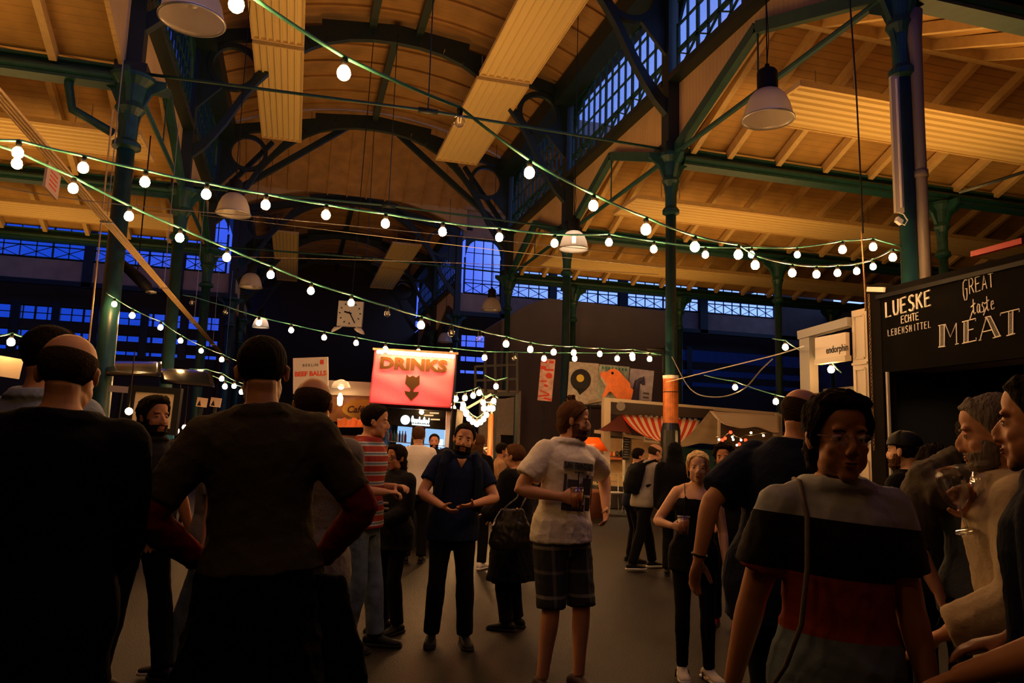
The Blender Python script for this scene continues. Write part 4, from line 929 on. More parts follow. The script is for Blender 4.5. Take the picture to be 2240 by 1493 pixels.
def ik(a, c, l1, l2, pole):
    d = c-a; L = d.length; mx = (l1+l2)*.999
    if L > mx: c = a+d*(mx/L); d = c-a; L = mx
    u = d.normalized(); x = (l1*l1-l2*l2+L*L)/(2*L); h = math.sqrt(max(0, l1*l1-x*x)); p = V(pole); p = p-u*p.dot(u)
    if p.length < 1e-4: p = u.orthogonal()
    return a+u*x+p.normalized()*h, c
TORSO = [(.80, .150, .112, -.005), (.90, .168, .118, -.005), (.98, .160, .112, 0), (1.08, .142, .100, .005), (1.20, .150, .108, .008), (1.30, .165, .118, .006), (1.37, .166, .112, 0), (1.415, .140, .094, -.008), (1.455, .096, .074, -.012), (1.50, .054, .056, -.012)]
ARM_T = [(0, .060), (.25, .055), (.6, .047), (.95, .042), (1.0, .041), (1.2, .043), (1.6, .034), (2.0, .026)]
LEG_T = [(0, .088), (.3, .080), (.7, .063), (1.0, .054), (1.25, .056), (1.6, .043), (2.0, .036)]
def interp(tab, t):
    for (a, x), (b, y) in zip(tab[:-1], tab[1:]):
        if a <= t <= b: return x+(y-x)*(t-a)/(b-a)
    return tab[-1][1]
def limb(Mx, a, b, c, tab, t0, t1, off, g=1, seg=14, extra=None, flat=1.0, side=None):
    """tapered limb a-b-c from parameter t0 to t1 (0..2)"""
    ts = sorted(set([t0, t1]+[t0+(t1-t0)*i/14 for i in range(15)])); pts = []
    for t in ts:
        if t <= 1: p = a.lerp(b, t)
        else: p = b.lerp(c, t-1)
        if .8 < t < 1.2:   # round the joint
            w = 1-abs(t-1)/.2; p = p*(1-.18*w)+(a.lerp(b, .8)+b.lerp(c, .2))/2*(.18*w)
        pts.append(p)
    rs = [interp(tab, t)*g+(off(t) if callable(off) else off) for t in ts]; Mx.tube(pts, rs, seg)

def hand(Mx, w, d, n, curl=.3, s=1.0, thumb_sign=1, spread=0.0, fr=.0088, thumbup=False):
    """w wrist, d finger direction, n palm normal; the thumb lies on side = thumb_sign * (d x n)"""
    d = d.normalized(); n = (n-d*n.dot(d)).normalized(); sd = d.cross(n)*thumb_sign
    Mx.loft([(w-d*.02*s, sd*.026*s, n*.022*s), (w+d*.01*s, sd*.029*s, n*.020*s), (w+d*.045*s, sd*.040*s, n*.017*s), (w+d*.080*s, sd*.042*s, n*.015*s), (w+d*.092*s, sd*.038*s, n*.011*s)], 12)
    for k, (o_, ln) in enumerate(((.031, .074), (.011, .082), (-.010, .076), (-.030, .060))):
        p = w+d*.084*s+sd*o_*s; q = (d+sd*(o_*spread*6)).normalized(); pts = [p-q*.01]; ang = curl*(1+.12*k)
        for j, fl in enumerate((.44, .32, .24)):
            a = ang*(j+.6); q2 = (q*math.cos(a)+n*math.sin(a)); p = p+q2*ln*fl*s; pts.append(p)
        Mx.tube(pts, [fr*1.08*s, fr*1.05*s, fr*.98*s, fr*.78*s], 8); Mx.ball(pts[-1], fr*.80*s, 8, 6)
    p = w+d*.022*s+sd*.026*s; q = (sd*.85+d*.62+n*.25).normalized() if thumbup else (sd*.62+d*.72+n*.45).normalized()
    q2 = (q*.75+d*.45+n*(.1+.5*curl)).normalized(); q3 = (q2*.8+d*.4+n*(.1+.6*curl)).normalized()
    if thumbup: q2 = (q+d*.1).normalized(); q3 = q2
    pts = [p, p+q*.042*s, p+q*.042*s+q2*.030*s, p+q*.042*s+q2*.030*s+q3*.024*s]; Mx.tube(pts, [.013*s, .0115*s, .0105*s, .0085*s], 8); Mx.ball(pts[-1], .0085*s, 8, 6)

def head_geo(Mx, T, k=1.0, fem=False, nose=1.0):
    """head built from overlapping forms; T maps head space to person space"""
    def B(c, r, rot=None):
        R = T.to_3x3().normalized(); rr = R @ Euler(rot).to_matrix() if rot else R
        Mx.ball(T @ V(c), V(r)*k, 18, 12, rr)
    B((0, -.014, .035), (.076, .093, .083)); B((0, .012, .055), (.066, .072, .060)); B((0, .022, -.022), (.062, .066, .075))
    jw = .046 if fem else .058
    B((0, .026, -.072), (jw, .050, .036)); B((0, .064, -.099), (.020 if fem else .028, .017, .018)); B((0, .060, -.088), (.030, .020, .020))
    for s in (-1, 1):
        B((s*.038, .030, -.056), (.022 if fem else .027, .038, .036)); B((s*.040, .052, -.028), (.021, .022, .020)); B((s*.046, .010, -.075), (.014, .034, .026)); B((s*.029, .072, .030), (.024, .012, .0085), (0, s*.12, 0))
        B((s*.079, -.008, -.008), (.008, .018, .030), (.15, 0, s*.35)); B((s*.080, -.006, .008), (.009, .020, .014), (0, 0, s*.4)); B((s*.0125, .096, -.037), (.0085, .010, .0085))
        B((s*.031, .066, .004), (.015, .014, .012))
    R = T.to_3x3()
    rings = [((0, .074, .020), .0085, .008), ((0, .088, .002), .0095, .010), ((0, .100, -.018), .0110, .0120*nose), ((0, .1005, -.032), .0135, .0135*nose), ((0, .094, -.042), .011, .008)]
    Mx.loft([(T @ V(c), R @ V((a, 0, 0)), R @ V((0, b*.8, b*.5))) for c, a, b in rings], 10)
    B((0, .079, -.060), (.022, .013, .0065)); B((0, .078, -.073), (.019, .013, .0075)); B((0, .076, -.050), (.018, .012, .010))

def hair_shell(name, T, k, mt, parent, c, r, maskf, thf, nz=.002, fq=30, nu=44, nv=30, solid=.010, seed=0):
    c = V(c); r = V(r); vs = []; keep = []; rs = V((seed*3.1, seed*1.7, 0))
    for j in range(nv+1):
        th = PI*j/nv
        for i in range(nu):
            p = 2*PI*i/nu; d = V((math.sin(th)*math.cos(p), math.sin(th)*math.sin(p), math.cos(th))); q = V((d.x*r.x, d.y*r.y, d.z*r.z))
            t = thf(q+c)+nz*(noise.noise((q+rs)*fq)*1.6+noise.noise((q+rs)*fq*2.7)); q = q+d*t+c; vs.append(T @ q); keep.append(maskf(q))
    fs = []
    for j in range(nv):
        for i in range(nu):
            f = (j*nu+i, (j+1)*nu+i, (j+1)*nu+(i+1) % nu, j*nu+(i+1) % nu)
            if sum(keep[a] for a in f) >= 3: fs.append(f)
    if not fs: return None
    s = M(); s.add(vs, fs); me = s.mesh(name, True); bm = bmesh.new(); bm.from_mesh(me)
    bmesh.ops.delete(bm, geom=[v for v in bm.verts if not v.link_faces], context='VERTS'); bmesh.ops.remove_doubles(bm, verts=bm.verts, dist=.0004); bmesh.ops.recalc_face_normals(bm, faces=bm.faces); bm.to_mesh(me); bm.free()
    me.materials.append(mt); o = bpy.data.objects.new(name, me); COL.objects.link(o); o.parent = parent
    mo = o.modifiers.new('thickness', 'SOLIDIFY'); mo.thickness = solid*k; mo.offset = -1; return o
def hair_band(name, T, k, mt, parent, c, r, lowf, topf, thf, nz=.002, fq=30, nu=88, nv=26, solid=.010, seed=0):
    # a cap of hair whose lower (and upper) edge follows a smooth hairline
    c = V(c); r = V(r); rs = V((seed*3.1, seed*1.7, 0)); vs = []; fs = []; w_ = []
    def solve(ph, f, th):
        for _ in range(24):
            y = c.y+math.sin(th)*math.sin(ph)*r.y; z = max(-.97, min(1, (f(y)-c.z)/r.z)); th = .6*th+.4*math.acos(z)
        return th
    for i in range(nu):
        ph = 2*PI*i/nu; t0 = solve(ph, lowf, 1.4); t1 = 0 if topf is None else solve(ph, topf, 1.2)
        w_.append(t0-t1 > .02); t1 = min(t1, t0)
        for j in range(nv+1):
            th = t0+(t1-t0)*j/nv; d = V((math.sin(th)*math.cos(ph), math.sin(th)*math.sin(ph), math.cos(th))); q = V((d.x*r.x, d.y*r.y, d.z*r.z)); e = min(1, j/3+.25)*(1 if topf is None else min(1, (nv-j)/6+.1))
            t = (thf(q+c)+nz*(noise.noise((q+rs)*fq)*1.6+noise.noise((q+rs)*fq*2.7)))*e; vs.append(T @ (q+d*t+c))
    for i in range(nu):
        a = (i+1) % nu
        if topf is not None and not (w_[i] and w_[a]): continue
        for j in range(nv): fs.append((i*(nv+1)+j, a*(nv+1)+j, a*(nv+1)+j+1, i*(nv+1)+j+1))
    s = M(); s.add(vs, fs); me = s.mesh(name, True); bm = bmesh.new(); bm.from_mesh(me)
    bmesh.ops.delete(bm, geom=[v for v in bm.verts if not v.link_faces], context='VERTS'); bmesh.ops.remove_doubles(bm, verts=bm.verts, dist=.0002); bmesh.ops.recalc_face_normals(bm, faces=bm.faces); bm.to_mesh(me); bm.free()
    me.materials.append(mt); o = bpy.data.objects.new(name, me); COL.objects.link(o); o.parent = parent
    mo = o.modifiers.new('thickness', 'SOLIDIFY'); mo.thickness = solid*k; mo.offset = -1; return o
def hairline(y, hi=.078, side=.005, back=-.065):
    if y > .062: return hi
    if y > .030: return side+.035+(hi-side-.035)*(y-.030)/.032
    if y > .005: return side-.012+.047*(y-.005)/.025
    if y > -.05: return back+(side-.012-back)*(y+.05)/.055
    return back

NP = [0]
def person(label, px, top, d, phi, h=None, head=(0, 0, 0), lean=(0, 0, 0), skin=SKIN, g=1.0, hands=None, poles=None, feet=None, shirt=C_BLACK, sleeve=.62, hem=.84, neck=1.0, trousers=C_BLACK, leg=2.0, tight=0,
           shoes=BLACK, sole=None, hair='dark', style='short', beard=None, fem=False, glasses=False, vox=None, wr=.004, grip=None, shirt_off=.014, body_px=None, group=None, sleeve_m=None, baggy=.012, palm=None, name='person', coat=None, curly=0, foot_yaw=(0.12, -0.12), eyes=True, seed=0, thumbup=(False, False), spread=(0, 0)):
    NP[0] += 1; seed = NP[0]
    bx = body_px if body_px is not None else px
    hy = 936+.0292*bx
    if h is None: h = 1.5+(hy+ .0-top)/F_PX*d/math.cos(0)
    p = at(bx, hy, 'd', d); loc = V((p.x, p.y, 0))
    tc_ = V((-loc.x, -loc.y, 0)).normalized(); rt = V((-tc_.y, tc_.x, 0))
    if rt.dot(RT) < 0: rt = -rt
    ph = math.radians(phi); fc = tc_*math.cos(ph)+rt*math.sin(ph); rz = math.atan2(-fc.x, fc.y)
    t = thing(name, label, 'person', loc, rz, group); S = h/1.729
    Wi = Matrix.Translation(loc) @ Matrix.Rotation(rz, 4, 'Z'); Wi = Wi.inverted()
    def loc_of(q):      # world point -> unscaled local
        return (Wi @ V(q))/S
    pel = V((0, 0, .95)); Tl = Euler((-lean[0], lean[1], lean[2])).to_matrix()
    tp = lambda v: pel+Tl @ (V(v)-pel)
    def trs(z, rx, ry, yo, off, gg=1):
        if z > .95: c = tp((0, yo, z)); R = Tl
        else: c = V((0, yo, z)); R = Matrix.Identity(3)
        w_ = max(0, min(1, (z-1.25)/.12)); sw = 1 if not fem else 1-.10*w_; ww = 1 if not fem else (1.0-.12*math.exp(-((z-1.08)/.07)**2)+.03*math.exp(-((z-.9)/.08)**2))
        fl = 1.0+.06*w_ if z < 1.45 else 1.0
        return (c, R @ V(((rx*gg*sw*ww*fl+off), 0, 0)), R @ V((0, ry*gg+off, 0)))
    sw = .166*(1 if not fem else .88)*(.92+.08*g)
    sh = {1: tp((sw, -.008, 1.392)), -1: tp((-sw, -.008, 1.392))}
    nb = tp((0, -.012, 1.47)); piv = tp((0, 0, 1.50))
    HRm = Tl @ Euler((-head[0], head[1], head[2])).to_matrix() if not isinstance(head, Matrix) else head
    kh = (1.0 if not fem else .95)/1.0*(1.75/max(h, 1.6))**.6
    hc = piv+HRm @ V((0, .022, .100*kh)); HT = Matrix.Translation(hc) @ HRm.to_4x4() @ Matrix.Scale(kh, 4)
    # arms
    A = {}
    hd = hands or {}
    for s, nm in ((1, 'R'), (-1, 'L')):
        tgt = hd.get(nm)
        if tgt is None: w = V((s*(sw+.05), .03, .84)); w = tp(w) if abs(lean[0]) < .2 else w
        elif len(tgt) == 4: w = loc_of(at(tgt[0], tgt[1], 'd', d+tgt[2]))
        else: w = V(tgt)
        pole = (poles or {}).get(nm, (s*.45, -1, -.25)); e, w = ik(sh[s], w, .285, .255, pole); A[s] = (sh[s], e, w)
    # legs
    Lg = {}
    ft = feet or ((.10, .0), (-.10, .0))
    for s, f_ in ((1, ft[0]), (-1, ft[1])):
        hip = V((s*.088, 0, .905)); an = V((f_[0], f_[1], .085+(f_[2] if len(f_) > 2 else 0))); k_, an = ik(hip, an, .425, .405, (0, 1, 0)); Lg[s] = (hip, k_, an)
    vox = vox or (.0062 if d < 3.5 else .0075 if d < 7 else .011)
    vox /= S
    # body: one continuous skin surface
    b = M()
    head_geo(b, HT, kh, fem)
    b.loft([(piv+HRm @ V((0, -.012, .065)), HRm @ V((.047*(.9 if fem else 1), 0, 0)), HRm @ V((0, .054, 0))), (piv+HRm @ V((0, -.006, .03)), V((.047*(.88 if fem else 1), 0, 0)), V((0, .052, 0))), (nb, V((.054*(.85 if fem else 1), 0, 0)), V((0, .060, 0))), (tp((0, -.01, 1.43)), V((.09, 0, 0)), V((0, .07, 0)))], 16)
    b.loft([trs(z, rx*.97, ry*.97, yo, -.002, g) for z, rx, ry, yo in TORSO], 22)
    for s in (1, -1):
        a, e, w = A[s]; b.ball(a, (.058*g, .058*g, .058*g), 14, 9); b.tube([tp((0, -.01, 1.44)), tp((s*sw*.55, -.01, 1.425)), a], [.050, .050, .05], 12)
        limb(b, a, e, w, ARM_T, 0, 2.0, 0, .92 if fem else 1.0)
        dirn = (w-e).normalized(); nm = 'R' if s > 0 else 'L'; pn = (palm or {}).get(nm)
        if pn is None: pn = V((-s, 0, 0)) if abs(dirn.z) > .6 else V((0, -.2, -1))
        pn = V(pn); cu = (grip or {}).get(nm, .28)
        hdir = dirn
        sd_ = hdir.cross(pn); want = V((0, 1, 0)) if abs(dirn.z) > .6 else V((0, 0, 1))
        th_s = 1 if sd_.dot(want) > 0 else -1
        hand(b, w, hdir, pn, cu, .95 if not fem else .86, th_s, spread[0 if s > 0 else 1], .0088 if d < 7 else .011, thumbup[0 if s > 0 else 1])
        hp, kn, an = Lg[s]; limb(b, hp, kn, an, LEG_T, 0, 2.0, 0, (g+1)/2)
        b.loft([(an+V((0, -.04, -.05)), V((.024, 0, 0)), V((0, 0, .024))), (an+V((0, 0, -.03)), V((.030, 0, 0)), V((0, 0, .034))), (an+V((0, .05, -.058)), V((.028, 0, 0)), V((0, 0, .014))), (an+V((0, .08, -.062)), V((.022, 0, 0)), V((0, 0, .008)))], 10)
    for q in range(len(b.v)): b.v[q] = tuple(V(b.v[q])*S)
    body = finish(b, 'body', skin, t, vox*S, 2)
    def sc_(Mx):
        for q in range(len(Mx.v)): Mx.v[q] = tuple(V(Mx.v[q])*S)
        return Mx
    cv = .010 if d < 7 else .014
    # shirt
    if shirt is not None:
        s_ = M(); so = shirt_off
        zs = [q for q in TORSO if q[0] > hem+.03 and q[0] < 1.47]
        hm = [(hem, .160, .118, 0)]
        top_ = [(1.462, .092*neck, .078*neck, -.010), (1.492, .066*neck, .066*neck, -.008)] if neck > 0 else [(1.36, .15, .108, 0)]
        zz_ = zs if neck > 0 else [q for q in zs if q[0] < 1.34]
        s_.loft([trs(z, rx, ry, yo, so+(.026*min(1, max(0, (1.12-z)/.1)) if z < 1.12 else 0), g) for z, rx, ry, yo in hm+zz_+top_], 26)
        if sleeve > 0:
            for s in (1, -1):
                a, e, w = A[s]; s_.ball(a, .060*g+so, 14, 9); s_.tube([tp((0, -.01, 1.435)), tp((s*sw*.55, -.01, 1.422)), a], [.050+so*.5, .052+so*.5, .050+so], 14)
                limb(s_, a, e, w, ARM_T, 0, sleeve, (lambda tt: so+baggy*min(1, tt/.5)), g)
        if neck == 0:
            for sg in (-1, 1): s_.tube([tp((sg*.080, .112, 1.33)), tp((sg*.092, .092, 1.405)), tp((sg*.098, .035, 1.466)), tp((sg*.098, -.030, 1.474)), tp((sg*.09, -.095, 1.42)), tp((sg*.08, -.115, 1.32))], .0095, 8)
        sh_o = finish(sc_(s_), 'shirt' if neck > 0 else 'camisole', shirt, t, cv, 3, wr if d < 8 else 0, 8, seed)
    if sleeve_m is not None:
        for s in (1, -1):
            q = M(); a, e, w = A[s]; limb(q, a, e, w, ARM_T, .45, 1.97, .012, g); finish(sc_(q), 'sleeve', sleeve_m, t, cv, 2, wr, 10, seed+s)
    # trousers
    if trousers is not None:
        q = M(); q.loft([trs(z, rx, ry, yo, .008, g) for z, rx, ry, yo in [(.78, .120, .105, 0), (.84, .150, .112, -.005), (.90, .168, .118, -.005), (.98, .158, .112, 0)]], 22)
        for s in (1, -1):
            hp, kn, an = Lg[s]; bag = .012-tight; limb(q, hp+V((0, 0, -.01)), kn, an, LEG_T, 0, min(leg, 2.02), (lambda tt: bag+(.014-tight*.8)*max(0, tt-.8) if leg > 1.2 else .016+.02*tt), (g+1)/2)
        finish(sc_(q), 'shorts' if leg < 1.2 else 'trousers', trousers, t, cv, 2, wr*.8 if d < 8 else 0, 7, seed+7)
    if coat:      # skirt or long coat tail: (material, bottom z, half width)
        q = M(); q.loft([trs(1.0, .17, .12, 0, .02, g), trs(.85, .185, .135, 0, .025, g), (V((0, 0, (coat[1]+.85)/2)), V((coat[2]*.95, 0, 0)), V((0, coat[2]*.72, 0))), (V((0, 0, coat[1])), V((coat[2], 0, 0)), V((0, coat[2]*.8, 0)))], 30)
        finish(sc_(q), coat[3] if len(coat) > 3 else 'coat_skirt', coat[0], t, cv, 2, .014, 5, seed+9)
    # shoes
    for i, s in enumerate((1, -1)):
        an = Lg[s][2]; q = M(); q2 = M(); fy = foot_yaw[i]*-1; Rf = Euler((0, 0, fy)).to_matrix(); z0 = an.z-.085
        pr_ = [(-.085, .024, .026, .040), (-.065, .034, .038, .046), (-.02, .037, .046, .052), (.03, .039, .042, .048), (.08, .044, .030, .036), (.13, .047, .025, .031), (.17, .040, .021, .027), (.192, .022, .013, .022)]
        q.loft([(an+Rf @ V((0, y, 0))+V((0, 0, -an.z+z0+zc)), Rf @ V((wd, 0, 0)), V((0, 0, hh))) for y, wd, hh, zc in pr_], 14)
        q2.loft([(an+Rf @ V((0, y, 0))+V((0, 0, -an.z+z0+.012)), Rf @ V((wd+.004, 0, 0)), V((0, 0, .012))) for y, wd, hh, zc in [(pr_[0][0]-.006, .026, 0, 0)]+pr_[1:-1]+[(.198, .022, 0, 0)]], 14, power=.55)
        so_ = finish(sc_(q), 'shoe', shoes, t, remesh=False); finish(sc_(q2), 'sole', sole or BLACKM, so_, remesh=False)
    HTs = Matrix.Scale(S, 4) @ HT
    # face details
    if eyes:
        for s in (-1, 1):
            q = M(); q.ball(V((s*.031, .0690, .003)), .0115, 12, 8); q.v = [tuple(HTs @ V(v)) for v in q.v]; eo = q.build('eye', EYEW, t, smooth=True)
            q = M(); q.ball(V((s*.031, .0778, .003)), (.0058, .0032, .0058), 10, 6); q.v = [tuple(HTs @ V(v)) for v in q.v]; q.build('iris', IRIS, eo, smooth=True)
            q = M(); q.tube([HTs @ V(v) for v in ((s*.016, .087, .021), (s*.030, .086, .026), (s*.046, .073, .022))], [.0022*S, .0034*S, .0016*S], 6); q.build('eyebrow', HAIRM[hair if hair != 'stub' else 'dark'], t, smooth=True)
            q = M(); q.tube([HTs @ V(v) for v in ((s*.019, .077, .008), (s*.031, .0805, .0095), (s*.043, .074, .007))], [.002*S, .0036*S, .002*S], 6); q.build('eyelid', skin, t, smooth=True)
        q = M(); q.ball((0, .0865, -.0605), (.021, .0065, .0040)); q.ball((0, .0855, -.0700), (.018, .0070, .0050)); q.v = [tuple(HTs @ V(v)) for v in q.v]; lo = q.build('lips', LIPS, t, smooth=True)
        q = M(); q.ball((0, .0915, -.0652), (.020, .0025, .0012)); q.v = [tuple(HTs @ V(v)) for v in q.v]; q.build('lip_line', MOUTHL, lo, smooth=True)
    hm_ = HAIRM[hair]; ec, er = (0, -.014, .035), (.077, .094, .084)
    if style in ('short', 'crop', 'bun', 'curly', 'long', 'tied', 'wavy'):
        amp = {'short': .010, 'crop': .004, 'bun': .013, 'curly': .022, 'long': .014, 'tied': .015, 'wavy': .018}[style]; nz = {'curly': .010, 'wavy': .006, 'crop': .0008, 'bun': .004, 'tied': .006}.get(style, .002)
        lo_ = {'crop': -.088, 'long': -.10, 'curly': -.085, 'wavy': -.085, 'tied': -.055}.get(style, -.068); sd_ = {'long': -.10, 'wavy': -.02, 'curly': -.015}.get(style, .002)
        def thf(q): return amp*(.75+.5*max(0, min(1, q.z/.1)))+(amp*.8 if (q.y > .03 and q.z > .08 and style not in ('crop', 'tied', 'bun')) else 0)
        hair_band('hair', HTs, kh*S, hm_, t, ec, er, lambda y: hairline(y, side=sd_, back=lo_), None, thf, nz, 34 if style != 'curly' else 42, seed=seed)
        if style in ('long', 'curly', 'wavy'):
            q = M(); bot = {'long': -.26, 'curly': -.12, 'wavy': -.10}[style]; wd = {'long': .085, 'curly': .095, 'wavy': .082}[style]
            q.loft([(V((0, -.045, .02)), V((wd*.9, 0, 0)), V((0, .055, 0))), (V((0, -.055, -.05)), V((wd, 0, 0)), V((0, .055, 0))), (V((0, -.06, bot)), V((wd*(1.05 if style == 'long' else .8), 0, 0)), V((0, .045, 0)))], 20); q.v = [tuple(HTs @ V(v)) for v in q.v]
            finish(q, 'hair_back', hm_, t, .010, 2, .012, 26, seed)
        if style == 'bun':
            q = M(); q.ball((0, -.035, .140), (.022, .026, .020)); q.ball((0, -.050, .155), (.014, .016, .013)); q.ball((.012, -.028, .158), (.014, .015, .012)); q.ball((-.012, -.04, .152), (.012, .018, .012)); q.ball((0, -.028, .124), (.018, .020, .014))
            for i in range(5): q.tube([(.01*math.sin(i), -.045, .15), (.03*math.sin(i*1.3), -.075-.004*i, .160-.012*i), (.02*math.sin(i*2), -.092, .135-.014*i)], [.004, .003, .0015], 5)
            q.v = [tuple(HTs @ V(v)) for v in q.v]; finish(q, 'hair_bun', hm_, t, .004*S, 1, .003, 60, seed)
            q = M(); q.loft([(V((0, -.045, .02)), V((.082, 0, 0)), V((0, .062, 0))), (V((0, -.060, -.035)), V((.075, 0, 0)), V((0, .055, 0))), (V((0, -.062, -.085)), V((.055, 0, 0)), V((0, .035, 0)))], 20); q.v = [tuple(HTs @ V(v)) for v in q.v]; finish(q, 'hair_back', hm_, t, .007, 2, .010, 34, seed)
        if style == 'tied':
            q = M(); q.ball((0, -.10, -.01), (.035, .03, .035)); 
            for s in (-1, 1): q.tube([(s*.07, .03, .05), (s*.084, .01, .0), (s*.080, -.005, -.05), (s*.070, -.01, -.085)], [.010, .009, .006, .003], 6)
            q.v = [tuple(HTs @ V(v)) for v in q.v]; finish(q, 'hair_bun', hm_, t, .006*S, 1, .003, 50, seed)
    elif style == 'bald':
        hair_band('hair', HTs, kh*S, hm_, t, ec, er, lambda y: hairline(y, side=.0), lambda y: .050+.30*max(0, -y-.02)-(.8*(y-.01) if y > .01 else 0), lambda q: .0035, .0008, 60, solid=.004, seed=seed)
    elif style == 'hood':
        q = M(); q.ball((0, -.02, .02), (.105, .115, .125)); q.loft([(V((0, -.02, -.02)), V((.10, 0, 0)), V((0, .10, 0))), (V((0, -.03, -.16)), V((.13, 0, 0)), V((0, .11, 0)))], 18); q.v = [tuple(HTs @ V(v)) for v in q.v]; finish(q, 'hood', shirt, t, .012, 3, .006, 12, seed)
    if style == 'cap':
        hair_shell('hair', HTs, kh*S, hm_, t, ec, er, lambda q: hairline(q.y) < q.z < .05, lambda q: .006, .001, 40, seed=seed)
        c_ = hair_shell('cap', HTs, kh*S, BLACK, t, (0, -.012, .040), (.082, .100, .086), lambda q: q.z > .030, lambda q: .006+(.006 if q.y > 0 else 0), .0003, 20, seed=seed)
        q = M(); q.loft([(V((0, -.095, .028)), V((.062, 0, 0)), V((0, 0, .005))), (V((0, -.135, .020)), V((.055, 0, 0)), V((0, 0, .004))), (V((0, -.165, .014)), V((.030, 0, 0)), V((0, 0, .003)))], 14); q.v = [tuple(HTs @ V(v)) for v in q.v]; finish(q, 'brim', BLACK, c_, remesh=False)
        q = M(); q.tube([(.0905*math.cos(a)*.25+.086, -.02+.018*math.sin(a), .062+.014*math.cos(a)) for a in [i*2*PI/14 for i in range(12)]], .0022, 5); q.v = [tuple(HTs @ V(v)) for v in q.v]; finish(q, 'cap_emblem', mat('pale_print', (.4, .4, .38)), c_, remesh=False)
    if beard:
        bm_ = HAIRM[beard]
        def bmask(q):
            if q.y < -.002 or q.z > -.012: return False
            if abs(q.x) < .026 and -.079 < q.z < -.057: return False
            if q.z > -.048: return (abs(q.x) > .052 and q.y < .045) or (abs(q.x) < .030 and q.z < -.0455 and q.y > .05)
            return True
        hair_shell('beard', HTs, kh*S, bm_, t, (0, .021, -.048), (.0665 if not fem else .060, .0700, .0690), bmask, lambda q: .0025+(.013 if (q.z < -.080 and q.y > .025) else .005 if q.z < -.085 else 0), .0018, 70, nu=60, nv=44, solid=.006, seed=seed)
    if glasses:
        gm = mat('spectacle_metal', (.55, .48, .36), .2, metal=1) if glasses == 'metal' else mat('spectacle_black', (.01, .01, .01), .3)
        q = M(); rr_ = .0009 if glasses == 'metal' else .002
        for s in (-1, 1):
            q.tube([(s*.033+.021*math.cos(a), .0985-.012*abs(s*.033+.021*math.cos(a))/.05, .002+.0145*math.sin(a)) for a in [i*2*PI/18 for i in range(19)]], rr_, 5)
            q.tube([(s*.054, .086, .008), (s*.076, .05, .010), (s*.082, -.005, .010), (s*.083, -.02, -.004)], rr_*1.2, 5)
        q.tube([(-.012, .099, .006), (0, .101, .010), (.012, .099, .006)], rr_*1.2, 5); q.v = [tuple(HTs @ V(v)) for v in q.v]; go = finish(q, 'glasses', gm, t, remesh=False)
        for s in (-1, 1):
            q = M(); q.loft([((s*.033, .094+k_*.001, .002), (.020, -s*.004, 0), (0, 0, .0138)) for k_ in (0, 1)], 16); q.v = [tuple(HTs @ V(v)) for v in q.v]; finish(q, 'lens', CLEAR, go, remesh=False)
    info = dict(t=t, S=S, A={k: tuple(x*S for x in v) for k, v in A.items()}, tp=lambda v: tp(v)*S, HT=HTs, W=Wi.inverted(), Tl=Tl, loc_of=loc_of, Lg=Lg, HR=HRm)
    return info
def to_world(I, v): return I['W'] @ V(v)
def addpart(I, Mx, name, mt, **k): return finish(Mx, name, mt, I['t'], **k)
# ---- the cast, left to right --------------------------------------------------
SHIRT_STRIPE = stripe_mat('red_blue_striped_jersey', [(0, (.30, .035, .025)), (.30, (.42, .40, .38)), (.44, (.10, .16, .26)), (.60, (.42, .40, .38)), (.72, (.30, .035, .025))], 'Z', 14.0, 0, period=1)
BLOCK = stripe_mat('colour_block_tee', [(0, (.20, .27, .33)), (.27, (.34, .05, .015)), (.49, (.014, .012, .012)), (.70, (.42, .44, .46))], 'Z', 1/.72, -.80/.72, rot=(0, .10, 0))
PLAID = mat('dark_plaid', (.02, .02, .018), .9)
def plaid(m):
    n = m.node_tree.nodes; L = m.node_tree.links; b = n['Principled BSDF']; t = n.new('ShaderNodeTexCoord'); s = n.new('ShaderNodeSeparateXYZ'); L.new(t.outputs['Object'], s.inputs[0]); outs = []
    for ax, f, w in (('X', 8, .16), ('Z', 7, .14), ('Z', 3.5, .07), ('X', 4, .07)):
        a = n.new('ShaderNodeMath'); a.operation = 'MULTIPLY'; a.inputs[1].default_value = f; L.new(s.outputs[ax], a.inputs[0]); fr = n.new('ShaderNodeMath'); fr.operation = 'FRACT'; L.new(a.outputs[0], fr.inputs[0])
        l = n.new('ShaderNodeMath'); l.operation = 'LESS_THAN'; l.inputs[1].default_value = w; L.new(fr.outputs[0], l.inputs[0]); outs.append(l.outputs[0])
    ad = outs[0]
    for q in outs[1:]: a = n.new('ShaderNodeMath'); a.operation = 'ADD'; L.new(ad, a.inputs[0]); L.new(q, a.inputs[1]); ad = a.outputs[0]
    r = n.new('ShaderNodeValToRGB'); r.color_ramp.elements[0].color = (.012, .012, .012, 1); r.color_ramp.elements[1].color = (.16, .15, .12, 1); r.color_ramp.elements[1].position = 1; 
    d = n.new('ShaderNodeMath'); d.operation = 'DIVIDE'; d.inputs[1].default_value = 2.5; L.new(ad, d.inputs[0]); L.new(d.outputs[0], r.inputs[0]); L.new(r.outputs[0], b.inputs['Base Color'])
plaid(PLAID)
PR = {}
PR['collar'] = person('person with short dark hair in a pale blue collared shirt at the left edge', 96, 700, 2.9, 140, shirt=C_LBLUE, sleeve=1.9, body_px=84, style='short', hands={'R': (.2, .3, 1.0), 'L': (-.2, .3, 1.0)}, eyes=False, neck=1.15)
I = PR['collar']; q = M(); N = 16
q.tube([I['tp']((.085*math.cos(a), .078*math.sin(a)-.012, 1.487+.012*math.sin(a))) for a in [2*PI*i/N for i in range(N+1)]], .016, 8); addpart(I, q, 'collar', C_LBLUE, remesh=False)
